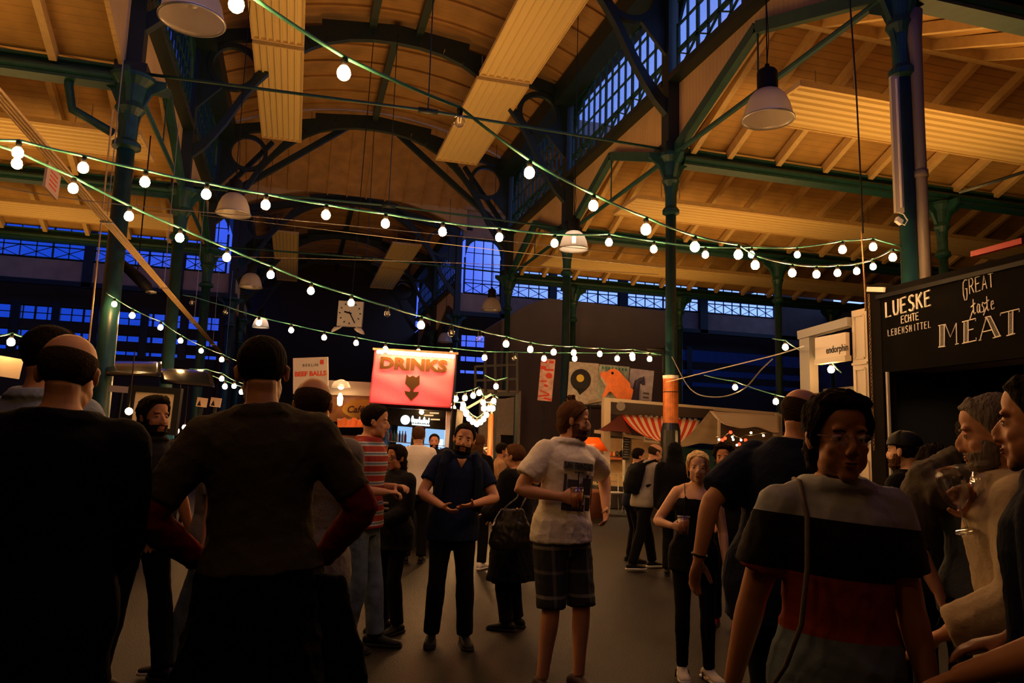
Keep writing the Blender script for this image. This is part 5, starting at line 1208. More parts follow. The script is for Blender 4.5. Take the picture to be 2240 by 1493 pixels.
PR['jacket'] = person('broad balding person in a black jacket seen from behind in the left foreground', 152, 714, 2.3, 172, lean=(0, .035, 0), shirt=C_BLACK, sleeve=1.95, g=1.04, hair='stub', style='bald', hands={'R': (.16, .30, 1.02), 'L': (-.16, .3, 1.05)}, poles={'R': (.25, -1, -.5), 'L': (-.25, -1, -.5)}, shirt_off=.026, hem=.72, neck=1.1, glasses='metal', body_px=112, trousers=C_DARK, head=(0, 0, -.15))
PR['bearded'] = person('bearded person with wavy dark hair and a thin necklace in a black tee, looking right', 338, 868, 4.8, 42, shirt=C_DARK, skin=SKIN2, style='wavy', beard='dark', body_px=330, hands={'R': (255, 1190, .15, 0), 'L': (-.30, .10, .86)}, feet=((.12, -.12), (-.10, .16)), neck=1.25, head=(0, 0, -.15))
I = PR['bearded']; q = M(); q.tube([I['tp']((.070*math.cos(a), .066*math.sin(a)-.008, 1.488-.022*math.sin(a))) for a in [2*PI*i/24 for i in range(25)]], .0022, 6); addpart(I, q, 'necklace', mat('gold_chain', (.8, .55, .2), .25, metal=1), remesh=False)
PR['tiny'] = person('small distant person with dark hair and a red top beside the third left column', 385, 966, 10.5, -30, h=1.42, shirt=cloth('bright_red', (.35, .02, .02)), fem=True, style='long', hair='dark', g=.9)
PR['apron'] = person('person in olive tee over dark red sleeves and black apron, hands on hips', 565, 722, 2.62, 180, lean=(0, -.062, 0), shirt=C_OLIVE, sleeve=.80, g=.98, hair='dark', style='crop', sleeve_m=C_RED, hands={'R': (.185, .10, .99), 'L': (-.185, .10, .99)}, poles={'R': (1, -.55, -.25), 'L': (-1, -.55, -.25)}, hem=.98, coat=(C_BLACK, .40, .26, 'apron'), body_px=592, neck=1.1, baggy=.006, shirt_off=.012, palm={'R': (-1, 0, -.3), 'L': (1, 0, -.3)}, head=(-.03, 0, 0), wr=.006, eyes=False)
I = PR['apron']; q = M(); q.loft([((.20*I['S'], -.13*I['S'], .98*I['S']), (.05, 0, 0), (0, .03, 0)), ((.26*I['S'], -.16*I['S'], .7*I['S']), (.07, 0, 0), (0, .035, 0)), ((.27*I['S'], -.17*I['S'], .42*I['S']), (.09, 0, 0), (0, .03, 0))], 14); addpart(I, q, 'cloth_tail', C_BLACK, voxel=.012, wr=.012, wscale=6)
PR['shaven'] = person('person with a shaven head and light grey tee half hidden behind the olive shirt', 688, 819, 3.35, 165, shirt=C_GREY, skin=SKIN2, style='bald', hair='stub', body_px=678, g=1.0, hands={'R': (.12, .28, 1.05), 'L': (-.12, .2, 1.0)}, poles={'R': (.2, -1, -.5), 'L': (-.2, -1, -.5)}, trousers=C_BLACK, eyes=False)
PR['jeans'] = person('person in jeans and white-soled black shoes mostly hidden behind the black apron', 545, 900, 4.9, -95, h=1.60, shirt=C_GREY, trousers=C_JEANS, sole=SOLE, body_px=482, feet=((.10, .22), (-.10, -.2)), style='short', foot_yaw=(0, 0))
PR['striped'] = person('person in red, white and blue striped tee and faded jeans, profile facing right', 818, 882, 5.7, 66, lean=(.09, 0, 0), shirt=SHIRT_STRIPE, trousers=C_JEANS, style='short', hair='dark', body_px=797, hands={'R': (.08, .22, 1.10), 'L': (-.06, .24, 1.13)}, poles={'R': (.5, -1, -.6), 'L': (-.5, -1, -.6)}, g=1.05, neck=1.1, head=(0, 0, .30), grip={'R': .7, 'L': .5}, sleeve=.7, feet=((.10, -.02), (-.10, .12)))
PR['glasses_f'] = person('person with long dark curls and black-rimmed glasses in an open black jacket, looking left', 864, 972, 6.2, -48, shirt=C_DARK, sleeve=1.9, fem=True, style='long', hair='dark', glasses='black', hands={'R': (.10, .26, 1.12), 'L': (-.08, .24, 1.02)}, skin=SKIN2, body_px=872, hem=.75, shirt_off=.024, grip={'R': .6, 'L': .6}, g=.98)
I = PR['glasses_f']; q = M()
for i in range(6): q.loft([(I['tp']((0, .02, .92+i*.05)), (.10*I['S'], 0, 0), (0, .132*I['S'], 0)), (I['tp']((0, .02, .945+i*.05)), (.10*I['S'], 0, 0), (0, .132*I['S'], 0))], 16)
addpart(I, q, 'striped_top', C_GREY, remesh=False)
PR['white_back'] = person('person in a white long-sleeved shirt seen from behind at the bar', 915, 933, 9.6, 180, shirt=C_WHITE, sleeve=1.9, style='short', hair='brown', hands={'R': (.12, .3, 1.1), 'L': (-.12, .3, 1.1)}, g=1.08, hem=.86, eyes=False)
PR['bartender'] = person('bartender with slicked dark hair and moustache facing forward in front of the right fridge door', 950, 950, 11.9, 0, h=1.60, shirt=C_BLACK, style='short', beard='dark', skin=SKIN2)
PR['navy'] = person('bearded person in a navy V-neck tee, sweater over shoulders, hands raised together', 1018, 926, 5.9, 4, lean=(0, -.09, 0), shirt=C_NAVY, skin=SKIN, style='short', hair='dark', beard='dark', hands={'R': (.10, .24, 1.08), 'L': (-.13, .24, 1.10)}, poles={'R': (1, -.3, -.5), 'L': (-1, -.3, -.5)}, body_px=998, head=(.05, -.06, -.08), g=1.06, neck=1.15, palm={'R': (-.4, -.3, .8), 'L': (.7, .2, .5)}, grip={'R': .35, 'L': .12}, spread=(0, .8), thumbup=(False, True), feet=((.14, .0), (-.12, .06)), hem=.80)
I = PR['navy']; q = M()
for s in (-1, 1): q.tube([I['tp'](v) for v in ((s*.07, -.10, 1.44), (s*.13, -.06, 1.475), (s*.115, .04, 1.46), (s*.14, .105, 1.38), (s*.16, .13, 1.22), (s*.155, .125, 1.05))], [.05, .05, .045, .04, .035, .03], 12)
addpart(I, q, 'draped_sweater', C_NAVY2, voxel=.012, wr=.008, wscale=10)
q = M(); tpx = I['tp']; pts_ = [tpx((-.052, .062, 1.475)), tpx((.052, .062, 1.475)), tpx((0, .135, 1.375))]; 
q.slab(pts_, (0, .006, 0)); addpart(I, q, 'open_neckline', SKIN, remesh=False)
PR['brown_long'] = person('person with long brown hair in black standing behind the navy tee', 1052, 950, 9.3, 160, shirt=C_BLACK, sleeve=1.9, fem=True, style='long', hair='brown', shoes=SOLE, sole=SOLE, feet=((.10, .0), (-.12, -.1)), body_px=1046, eyes=False)
PR['tan'] = person('distant person with dark hair and a tan top standing in front of the pale partition', 1097, 985, 10.3, 100, h=1.5, shirt=cloth('tan', (.42, .24, .11)), fem=True, style='short', hair='dark', skin=SKIN2)
PR['coat'] = person('person with short brown hair, glasses and a long black coat, turned left', 1142, 970, 6.4, -118, shirt=C_BLACK, sleeve=1.9, fem=True, style='short', hair='brown', glasses='black', coat=(C_BLACK, .46, .30, 'coat_skirt'), g=1.25, body_px=1130, hands={'R': (.15, .28, 1.0), 'L': (-.12, .26, 1.05)}, shirt_off=.03, trousers=C_BLACK)
PR['bun'] = person('person with a hair bun in a printed white tee and plaid shorts, holding a drink', 1262, 876, 4.9, 34, h=1.79, lean=(0, -.08, 0), shirt=C_WHITE, skin=SKIN, style='bun', hair='brown', beard='brown', body_px=1232, hands={'R': (1226, 1086, -.22, 0), 'L': (1325, 1112, .10, 0)}, poles={'R': (1, -.4, -.9), 'L': (-1, -.6, -.5)}, trousers=PLAID, leg=.98, head=(.04, 0, .85), hem=.86, feet=((.13, .02), (-.11, .05)), shoes=mat('shoe_dark_brown', (.03, .012, .008), .6), grip={'R': .62, 'L': .45}, neck=1.2, palm={'R': (-.35, -1, .1), 'L': (.6, .3, -.5)}, sleeve=.68, wr=.006, baggy=.022)
I = PR['bun']
# chest print
def chest(I, z, x, extra=0, rx=.170*1.05, ry=.132):
    return I['tp']((x, math.sqrt(max(0, 1-(x/(rx+.035))**2))*(ry+.008)+extra, z))
INK = mat('faded_black_print', (.045, .042, .040), .9)
def chest_patch(I, pts, name, mt, par):
    q = M(); q.slab([chest(I, z, x, .006) for x, z in pts], I['Tl'] @ V((0, .003, 0))); o = q.build(name, mt, par); return o
t_ = I['t']; pr_o = thing('x', '', '') ; COL.objects.unlink(pr_o); bpy.data.objects.remove(pr_o)
q = M()
cs_ = [(-.062, 1.335), (.062, 1.335), (.062, 1.305), (-.062, 1.305)]
for i in range(12): a, b = -.108+.018*i, -.108+.018*(i+1); q.slab([chest(I, 1.298, a, .004), chest(I, 1.298, b, .004), chest(I, 1.345, b, .004), chest(I, 1.345, a, .004)], (0, .002, 0))
base = q.build('chest_print', mat('grey_green_print', (.20, .21, .18), .9), t_)
Rm_ = frame_from((-1, 0, 0), (0, 0, 1))
for i, ch in enumerate('SAN FRANCISCO'):
    if ch == ' ': continue
    x = .098-.0163*i; p0 = chest(I, 1.322, x, .009); sl = math.atan2(x*.9, .2); R_ = Matrix.Rotation(-sl*.6, 3, 'Z') @ Rm_
    text_mesh('letter', ch, .052, INK, base, p0, R_, .0008, .0012, sx=.60)
q = M()
for (a, b, z0, z1) in ((-.068, -.020, 1.155, 1.255), (-.050, -.035, 1.255, 1.275), (-.068, -.040, 1.06, 1.14), (.0, .05, 1.19, 1.24), (.012, .068, 1.055, 1.10), (.03, .045, 1.10, 1.20), (-.035, .03, 1.055, 1.095), (.056, .066, 1.15, 1.27), (-.078, -.072, 1.10, 1.27), (-.03, 0, 1.11, 1.15), (-.012, -.004, 1.14, 1.22)):
    a *= 1.5; b *= 1.5; n_ = max(1, int((b-a)/.012))
    for i in range(n_):
        u, v = a+(b-a)*i/n_, a+(b-a)*(i+1)/n_; q.slab([chest(I, z0, u, .004), chest(I, z0, v, .004), chest(I, z1, v, .004), chest(I, z1, u, .004)], (0, .002, 0))
q.build('picture_print', INK, t_)
q = M()
for i in range(7): q.box(chest(I, 1.285, .03-.010*i, .006), (.006, .003, .010))
q.build('small_print', INK, base)
def cup(label, I, s, off=(0, 0, 0), r=.036, h=.11, liquid=(.45, .14, .04), straw=True):
    a, e, w = I['A'][s]; d = (w-e).normalized(); p = to_world(I, w+d*.075+V(off)); t = thing('plastic_cup', label, 'cup', p-V((0, 0, h*.55)), 0, 'iced drinks in plastic cups')
    q = M(); q.lathe([(r*.72, 0), (r, h), (r*.96, h), (r*.68, .004)], seg=20, cap=False); q.lathe([(r*.70, 0), (r*.70, .003)], seg=20); q.build('cup_wall', CLEAR, t, smooth=True)
    q = M(); q.lathe([(r*.68, .004), (r*.92, h*.8)], seg=18); q.build('drink', mat('iced_drink', liquid, .3), t, smooth=True)
    q = M(); q.lathe([(r*1.06, h), (r*1.06, h+.006), (r*.8, h+.010), (r*.3, h+.012)], seg=20); q.build('lid', glass('lid_plastic', (.85, .85, .85), .2), t, smooth=True)
    if straw: q = M(); q.tube([(0, 0, .02), (.012, .0, h+.10)], .0035, 8); q.build('straw', BLACK, t)
    return t
cup('plastic cup with a black straw held by the white-tee person', PR['bun'], 1, (-.0, .045, .012), r=.042, h=.12)
PR['p17'] = person('distant dark-haired person in navy, left of the shaven-headed backpack wearer', 1394, 989, 10.2, 110, h=1.48, shirt=C_NAVY2, style='short', skin=SKIN, body_px=1384, lean=(.12, 0, 0), hands={'R': (.25, .05, .85), 'L': (-.1, .3, 1.0)})
PR['p18'] = person('shaven-headed person in a grey tee wearing a black backpack, bending forward', 1427, 994, 9.6, 118, h=1.56, shirt=cloth('light_grey', (.34, .31, .26)), style='bald', hair='stub', body_px=1408, lean=(.25, 0, 0), hands={'R': (.12, .42, .95), 'L': (-.12, .42, .98)}, feet=((.1, -.22), (-.1, .2)), sole=SOLE, g=1.1, skin=SKIN)
I = PR['p18']; q = M(); tpx = I['tp']; q.loft([(tpx((0, -.20, .98)), (.14, 0, 0), (0, .08, 0)), (tpx((0, -.22, 1.1)), (.16, 0, 0), (0, .10, 0)), (tpx((0, -.21, 1.3)), (.15, 0, 0), (0, .10, 0)), (tpx((0, -.17, 1.42)), (.10, 0, 0), (0, .06, 0))], 18); 
bp = finish(q, 'backpack_tmp', C_BLACK, None, voxel=.014, wr=.008); bp.name = 'backpack'; bp.matrix_world = I['W']; tag(bp, 'black backpack on the back of the bending shaven-headed person', 'backpack')
q = M()
for s in (-1, 1): q.tube([tpx((s*.10, -.14, 1.42)), tpx((s*.12, -.02, 1.50)), tpx((s*.13, .12, 1.40)), tpx((s*.15, .10, 1.22)), tpx((s*.16, -.08, 1.12))], .016, 8)
finish(q, 'strap', C_BLACK, bp, remesh=False)
PR['hood'] = person('dark hooded person with back turned just right of the orange wrapped column', 1474, 988, 9.2, 175, h=1.55, shirt=C_BLACK, sleeve=1.95, style='hood', g=1.1, body_px=1476, eyes=False, shirt_off=.03)
PR['blonde'] = person('blonde person in a black strappy top and leggings holding a plastic cup, facing forward', 1530, 992, 5.22, 2, h=1.48, lean=(0, -.05, 0), shirt=C_BLACK, neck=0, sleeve=0, skin=SKINP, fem=True, style='tied', hair='blonde', trousers=C_BLACK, tight=.009, shoes=cloth('shoe_white', (.5, .46, .40)), sole=SOLE, hands={'R': (1472, 1150, -.22, 0), 'L': (-.24, .04, .86)}, poles={'R': (1, -.6, -.9)}, grip={'R': .65}, palm={'R': (-1, .1, .1)}, hem=.80, body_px=1517, foot_yaw=(-.1, -.5), feet=((.09, .0), (-.11, .02)), g=.95)
cup('plastic cup with a black straw held by the blonde person', PR['blonde'], 1, (-.03, .0, .02), r=.04, h=.11, liquid=(.5, .25, .12))
I = PR['blonde']
for s in (1, -1):
    for k_ in range(3):
        q = M(); an = I['Lg'][s][2]*I['S']; q.bar(an+V((.040*s, .02+.022*k_, -.02)), an+V((.044*s, .035+.022*k_, -.055)), .007, .01); q.bar(an+V((-.040*s, .02+.022*k_, -.02)), an+V((-.044*s, .035+.022*k_, -.055)), .007, .01); addpart(I, q, 'shoe_stripe', BLACK, remesh=False)
PR['curly'] = person('bearded person with tousled dark hair looking forward from behind the blonde head', 1584, 974, 6.7, -8, shirt=C_BLACK, style='curly', hair='dark', beard='dark', shoes=cloth('red_shoe', (.3, .02, .01)), skin=SKIN2, hands={'R': (.1, .2, 1.0), 'L': (-.22, .06, .86)})
PR['navy_back'] = person('balding person in a dark navy shirt seen from behind, bracelet on the hanging left arm', 1738, 872, 3.3, 150, h=1.80, shirt=C_NAVY2, skin=SKIN, style='bald', hair='stub', body_px=1700, g=1.15, hands={'L': (1528, 1222, .06, 0), 'R': (.2, .28, 1.05)}, poles={'L': (-.3, -1, -.1)}, lean=(.16, .08, 0), sleeve=.85, hem=.76, shirt_off=.022, head=(-.05, .0, -.2), eyes=False, baggy=.02)
I = PR['navy_back']; a, e, w = I['A'][-1]; q = M(); d_ = (w-e).normalized(); u_x = d_.orthogonal().normalized(); v_x = d_.cross(u_x)
q.tube([w-d_*.02+u_x*.033*math.cos(k_*PI/8)+v_x*.033*math.sin(k_*PI/8) for k_ in range(17)], .005, 6); addpart(I, q, 'bracelet', BLACK, remesh=False)
PR['block'] = person('person with thin metal glasses in a colour-block tee, right foreground', 1868, 866, 2.2, 28, shirt=BLOCK, skin=SKIN2, style='wavy', hair='dark', glasses='metal', beard=None, body_px=1818, hands={'R': (1602, 1490, -.02, 0), 'L': (-.24, .1, .82)}, poles={'R': (.1, -1, .0)}, head=(.02, .0, -.10), lean=(.04, 0, 0), neck=1.18, sleeve=.66, g=.94, hem=.78, wr=.007, baggy=.018, shirt_off=.018)
I = PR['block']; q = M(); tpx = I['tp']; q.tube([tpx(v) for v in ((.10, -.06, 1.475), (.125, .03, 1.475), (.14, .105, 1.38), (.155, .135, 1.25), (.175, .14, 1.1), (.20, .10, .98), (.215, .02, .88), (.20, -.06, .80))], .007, 8); addpart(I, q, 'bag_strap', cloth('strap_grey', (.16, .14, .12)), remesh=False)
PR['cap'] = person('bearded person in a black backwards cap and black top, profile facing left', 1962, 946, 4.7, -112, shirt=C_BLACK, style='cap', hair='dark', beard='brown', sleeve=1.2, skin=SKINP, body_px=1985, hands={'R': (.15, .3, 1.15), 'L': (-.1, .3, 1.1)}, g=1.1)
PR['dark_curl'] = person('person with a bushy dark head of curls in front of the stand wall', 2042, 984, 4.2, 175, h=1.54, shirt=C_BLACK, style='curly', hair='dark', sleeve=1.9, eyes=False, lean=(.1, 0, 0))
PR['grey_tee'] = person('person with thick dark hair, grey jacket slung over one shoulder', 2158, 897, 3.3, 150, shirt=cloth('denim_grey', (.07, .085, .10)), style='wavy', hair='dark', body_px=2150, hands={'L': (2052, 1292, -.05, 0), 'R': (.2, .2, 1.0)}, poles={'L': (-.9, -.6, -.2)}, eyes=False, grip={'L': .6}, g=1.1, sleeve=.75)
I = PR['grey_tee']; q = M(); tpx = I['tp']; q.tube([tpx(v) for v in ((-.02, .05, 1.50), (-.12, .0, 1.50), (-.19, -.10, 1.42), (-.24, -.16, 1.22), (-.27, -.18, 1.0), (-.30, -.18, .80))], [.05, .07, .09, .09, .07, .04], 14); q.tube([tpx(v) for v in ((.12, -.06, 1.47), (.0, -.12, 1.42), (-.15, -.14, 1.35))], [.05, .07, .08], 12)
jk = finish(q, 'jacket', C_TAUPE, None, voxel=.012, wr=.016, wscale=9); jk.matrix_world = I['W']; tag(jk, 'crumpled grey-green jacket hanging over the shoulder of the person with the phone', 'jacket')
a, e, w = I['A'][-1]; d_ = (w-e).normalized(); p = to_world(I, w+d_*.09+V((0, .02, -.01))); q = M(); q.box((0, 0, 0), (.072, .009, .145)); ph_ = q.build('phone', BLACK, None, p); ph_.rotation_euler = (.3, .3, I['t'].rotation_euler.z+.6); tag(ph_, 'dark phone held low by the person with the slung jacket', 'phone')
q = M(); q.box((0, -.0048, 0), (.066, .001, .135)); q.build('screen', mat('phone_glass', (.02, .02, .03), .08), ph_)
PR['cream'] = person('grey-haired person in a cream long-sleeved shirt holding empty glasses, profile facing left', 2216, 858, 2.35, -84, lean=(.10, 0, 0), shirt=C_CREAM, sleeve=1.92, style='short', hair='grey', skin=SKIN, body_px=2250, hands={'R': (2142, 1128, -.0, 0), 'L': (-.2, .25, 1.0)}, poles={'R': (.4, -.7, -1)}, hem=.66, shirt_off=.024, g=1.1, grip={'R': .55}, palm={'R': (-1, .1, .3)}, head=(.05, 0, .0), baggy=.02, trousers=C_BLACK, beard='grey', wr=.006)
I = PR['cream']
def wineglass(label, p, tilt):
    t = thing('wine_glass', label, 'glass', p, 0, 'empty glasses in hand'); t.rotation_euler = tilt
    q = M(); q.lathe([(.004, .07), (.018, .078), (.034, .10), (.041, .135), (.038, .17), (.032, .195), (.0305, .195), (.0365, .17), (.0395, .135), (.0325, .102), (.017, .081), (.001, .076)], seg=28, cap=False); q.build('bowl', glass('wine_glass', (.93, .93, .95), .16, .02), t, smooth=True)
    q = M(); q.lathe([(.034, 0), (.034, .002), (.006, .006), (.004, .02), (.004, .075)], seg=20); q.build('stem', glass('wine_glass', (.93, .93, .95), .16, .02), t, smooth=True); return t
wineglass('round empty wine glass, the right one of two in the hand of the cream shirt', at(2143, 1095, 'd', 2.33)-V((0, 0, .11)), (.0, .12, 0))
wineglass('empty stemmed glass, the left one of two in the hand of the cream shirt', at(2113, 1080, 'd', 2.30)-V((0, 0, .11)), (.0, -.35, 0))
PR['edge'] = person('person in navy tee cropped by the right edge, bare forearm with a dark watch', 2268, 815, 1.85, -98, lean=(.02, 0, 0), shirt=C_NAVY2, style='short', hair='dark', skin=SKIN2, body_px=2322, hands={'R': (2205, 1400, .05, 0), 'L': (-.2, .2, 1.0)}, poles={'R': (.4, -1, 0)}, sleeve=.8, g=1.0)
I = PR['edge']; a, e, w = I['A'][1]; d_ = (w-e).normalized(); u_x = d_.orthogonal().normalized(); v_x = d_.cross(u_x); q = M()
q.tube([w-d_*.03+u_x*.033*math.cos(k_*PI/8)+v_x*.033*math.sin(k_*PI/8) for k_ in range(17)], .009, 6); wt = addpart(I, q, 'watch', BLACK, remesh=False)
# handbag of the person in the long coat
I = PR['coat']; tpx = I['tp']; p = at(1118, 1150, 'd', 5.82); q = M(); q.loft([((0, 0, -.17), (.16, 0, 0), (0, .06, 0)), ((0, 0, -.12), (.17, 0, 0), (0, .07, 0)), ((0, 0, 0), (.15, 0, 0), (0, .06, 0)), ((0, 0, .13), (.09, 0, 0), (0, .03, 0))], 20, power=.7)
hb = thing('handbag', 'soft black leather handbag hanging at the side of the long black coat', 'bag', p); LEATH = mat('black_leather', (.012, .011, .010), .3, bump=.3, bscale=20); finish(q, 'bag_body', LEATH, hb, voxel=.010, wr=.010, wscale=10)
sh_w = to_world(I, tpx((.0, -.10, 1.47))); q = M(); q.tube([V((-.07, 0, .12)), (sh_w-p)*.5+V((-.02, -.03, 0)), sh_w-p, (sh_w-p)*.5+V((.05, -.03, 0)), V((.07, 0, .12))], .008, 8); q.build('strap', LEATH, hb, smooth=True)
q = M(); q.ball((.03, -.05, .13), .012); q.build('brass_ring', mat('brass', (.8, .5, .15), .25, metal=1), hb, smooth=True)
# ------------------------------------------------------------------ the black food stand on the right
XS = 7.0
def wp(x, y, X=XS): return at(x, y, 'X', X)
ya = wp(1924, 700).y; yb = 3.6; zt, zb = 3.56, 2.50
LK = thing('food_stand', 'black timber food stand with chalk lettered fascia at the right edge', 'food stand', (XS, 5.6, 0))
ol = V((XS, 5.6, 0)); PANEL = mat('chalkboard_black', (.0045, .004, .0035), .9, noise_amt=.3, nscale=3, spec=.05)
s = M(); s.box((.04, (ya+yb)/2-5.6, (zt+zb)/2), (.08, ya-yb, zt-zb)); fas = s.build('fascia_board', PANEL, LK)
s = M(); s.slab([V((XS+.08, ya, zb))-ol, V((XS+.08, yb, zb))-ol, V((XS+.9, yb, zb+.05))-ol, V((XS+.9, ya, zb+.05))-ol], (0, 0, .04)); s.build('soffit', mat('brown_soffit', (.07, .04, .03), .6), LK)
s = M(); s.box((.09, ya-5.6+.09, 1.82), (.20, .24, 3.64)); s.build('corner_post', mat('post_brown_black', (.007, .005, .0035), .8, spec=.06), LK)
s = M(); s.box((-.02, ya-5.6-.12, 1.4), (.03, .03, 2.2)); s.build('edge_strip', mat('grey_strip', (.35, .31, .24), .5), LK)
TILE = board_mat('beige_wall_boards', (.36, .29, .20), 'Y', .155, .05, .45, .45)
s = M(); s.box((2.05, .2, .90), (.06, 6.5, 1.72)); s.build('tiled_back_wall', TILE, LK)
s = M(); s.box((2.0, .2, 2.25), (.06, 6.5, .95)); s.build('black_back_board', BLACKM, LK)
s = M(); s.box((1.0, ya-5.6+.1, 1.7), (2.0, .05, 3.4)); s.build('side_panel', BLACK, LK)
s = M(); s.box((.6, -.2, .5), (.6, 3.6, 1.0)); s.build('counter', BLACK, LK)
s = M(); s.box((1.0, (ya+yb)/2-5.6, 3.45), (2.1, ya-yb, .05)); s.build('roof_panel', BLACK, LK)
s = M(); s.bar(wp(2128, 560)-ol+V((0, 0, .02)), wp(2240, 533)-ol+V((0, 0, .03)), .06, .06); s.build('red_tube', mat('red_tube', (.30, .004, .004), .5), LK)
s = M(); s.bar(wp(1905, 633)-ol+V((-.05, 0, 0)), wp(1942, 634)-ol+V((-.05, 0, 0)), .03, .06); s.build('white_batten', WHITE, LK)
# chalk strokes: each letter is drawn with polylines in a 0..1 box
CH = mat('chalk_white', (.80, .76, .68), .9)
STR = {'L': [[(0, 1), (0, 0), (.6, .03)]], 'U': [[(0, 1), (.02, .25), (.15, .03), (.45, .02), (.6, .25), (.62, 1)]], 'E': [[(.62, 1), (0, .97), (0, 0), (.62, .03)], [(0, .52), (.5, .54)]],
       'S': [[(.6, .88), (.4, 1), (.15, .95), (.03, .75), (.2, .56), (.5, .44), (.6, .22), (.42, .02), (.18, .0), (.02, .12)]], 'K': [[(0, 1), (0, 0)], [(.6, 1), (.02, .48)], [(.2, .6), (.62, 0)]],
       'C': [[(.6, .85), (.4, 1), (.15, .92), (.02, .6), (.04, .3), (.2, .04), (.45, 0), (.6, .14)]], 'H': [[(0, 1), (0, 0)], [(.58, 1), (.58, 0)], [(0, .5), (.58, .52)]], 'T': [[(-.03, 1), (.66, .98)], [(.31, 1), (.31, 0)]],
       'B': [[(0, 0), (0, 1), (.4, .97), (.5, .78), (.36, .56), (0, .53)], [(.36, .56), (.58, .34), (.48, .06), (0, 0)]], 'N': [[(0, 0), (0, 1), (.58, 0), (.58, 1)]], 'M': [[(0, 0), (.03, 1), (.35, .35), (.68, 1), (.72, 0)]], 'I': [[(.1, 1), (.1, 0)]],
       'G': [[(.62, .95), (.3, 1), (.05, .85), (0, .5), (.0, .1), (.15, -.3), (.42, -.3), (.52, .0), (.52, .42), (.3, .42)]], 'R': [[(0, 0), (0, 1), (.42, .98), (.55, .75), (.4, .52), (0, .48)], [(.25, .5), (.62, 0)]], 'A': [[(0, 0), (.3, 1), (.62, 0)], [(.10, .35), (.52, .35)]],
       't': [[(.2, 1.05), (.2, .1), (.35, 0), (.5, .1)], [(-.25, .55), (.55, .75)], [(.2, .35), (-.1, .15), (-.5, -.25)]], 'a': [[(.5, .55), (.25, .65), (.05, .45), (.05, .12), (.25, 0), (.45, .2), (.5, .6)], [(.5, .6), (.5, .1), (.65, .0)]],
       's': [[(.5, .6), (.25, .68), (.12, .48), (.42, .28), (.35, .05), (.02, .02)]], 'e': [[(.08, .35), (.5, .42), (.42, .64), (.18, .62), (.05, .35), (.15, .05), (.45, .02), (.6, .12)]]}
CHT = {}
def chalk(word, p0, p1, h0, h1, wid, name, fill=.86):
    """letters from pixel p0 to p1 (their bottom left corners) on the fascia; h in pixels"""
    A_ = wp(*p0, X=XS-.006); B_ = wp(*p1, X=XS-.006); n = len(word); ht = wp(p0[0], p0[1]-h0, X=XS-.006).z-A_.z; ht2 = wp(p1[0], p1[1]-h1, X=XS-.006).z-B_.z
    # divide so that the letters are even on the board itself
    par = None
    for i, ch in enumerate(word):
        O = A_.lerp(B_, i/n)-ol; hh = ht+(ht2-ht)*i/n; cw = (B_-A_).length/n; dv = (B_-A_).normalized(); s = M()
        wn = {'M': .72, 'I': .2}.get(ch, .62)
        for st in STR[ch]:
            pp = [O+dv*(x/wn*cw*fill*(.8 if ch != 'I' else .3)+(cw*.3 if ch == 'I' else 0))+V((0, 0, y*hh)) for x, y in st]; s.tube(pp, wid, 5)
        o = s.build(name if par is None else 'letter', CH, LK if par is None else par); par = par or o
    return par
chalk('LUESKE', (1939, 694), (2043, 666), 33, 34, .013, 'lueske_lettering', .80)
chalk('ECHTE', (1972, 707), (2012, 698), 16, 16, .006, 'echte_lettering')
chalk('LEBENSMITTEL', (1943, 735), (2040, 715), 14, 15, .005, 'lebensmittel_lettering', .66)
chalk('GREAT', (2108, 647), (2178, 625), 34, 30, .006, 'great_lettering')
chalk('taste', (2128, 688), (2178, 675), 32, 30, .006, 'taste_lettering', 1.0)
# MEAT: outlined serif letters with hatched stems
def meat(par):
    Q = lambda x, y: wp(x, y, X=XS-.006)-ol
    L_ = {'M': ([[(2053, 759), (2068, 757)], [(2056, 711), (2056, 759)], [(2066, 710), (2066, 757)], [(2053, 712), (2068, 709), (2079, 737), (2092, 706)], [(2053, 712), (2058, 711)], [(2092, 706), (2093, 752)], [(2090, 753), (2097, 751)]], (2056, 711, 2066, 709, 2066, 757, 2056, 759)),
          'E': ([[(2105, 704), (2135, 696), (2134, 702)], [(2109, 703), (2109, 750)], [(2118, 701), (2118, 748)], [(2118, 722), (2130, 719)], [(2105, 751), (2136, 744), (2135, 738)]], (2109, 703, 2118, 701, 2118, 748, 2109, 750)),
          'A': ([[(2141, 744), (2147, 743)], [(2144, 743), (2158, 693)], [(2155, 694), (2168, 691)], [(2158, 693), (2178, 738)], [(2167, 691), (2188, 734)], [(2172, 739), (2190, 734)], [(2149, 726), (2170, 721)]], (2158, 693, 2167, 691, 2187, 735, 2178, 737)),
          'T': ([[(2188, 690), (2189, 685), (2230, 675), (2230, 682)], [(2207, 682), (2207, 732)], [(2216, 680), (2216, 730)], [(2202, 734), (2221, 729)]], (2207, 682, 2216, 680, 2216, 730, 2207, 732))}
    for ch, (sts, bx) in L_.items():
        s = M()
        for st in sts: s.tube([Q(*p) for p in st], .006, 5)
        x0, y0, x1, y1, x2, y2, x3, y3 = bx; n = 15
        for i in range(n):
            u = (i+.3)/n; v = min(1, u+.10); s.tube([Q(x0+(x3-x0)*v, y0+(y3-y0)*v), Q(x1+(x2-x1)*u, y1+(y2-y1)*u)], .0022, 4)
        par = s.build('meat_lettering' if ch == 'M' else 'letter', CH, LK if ch == 'M' else par) if ch == 'M' else (s.build('letter', CH, par) and par)
meat(None)
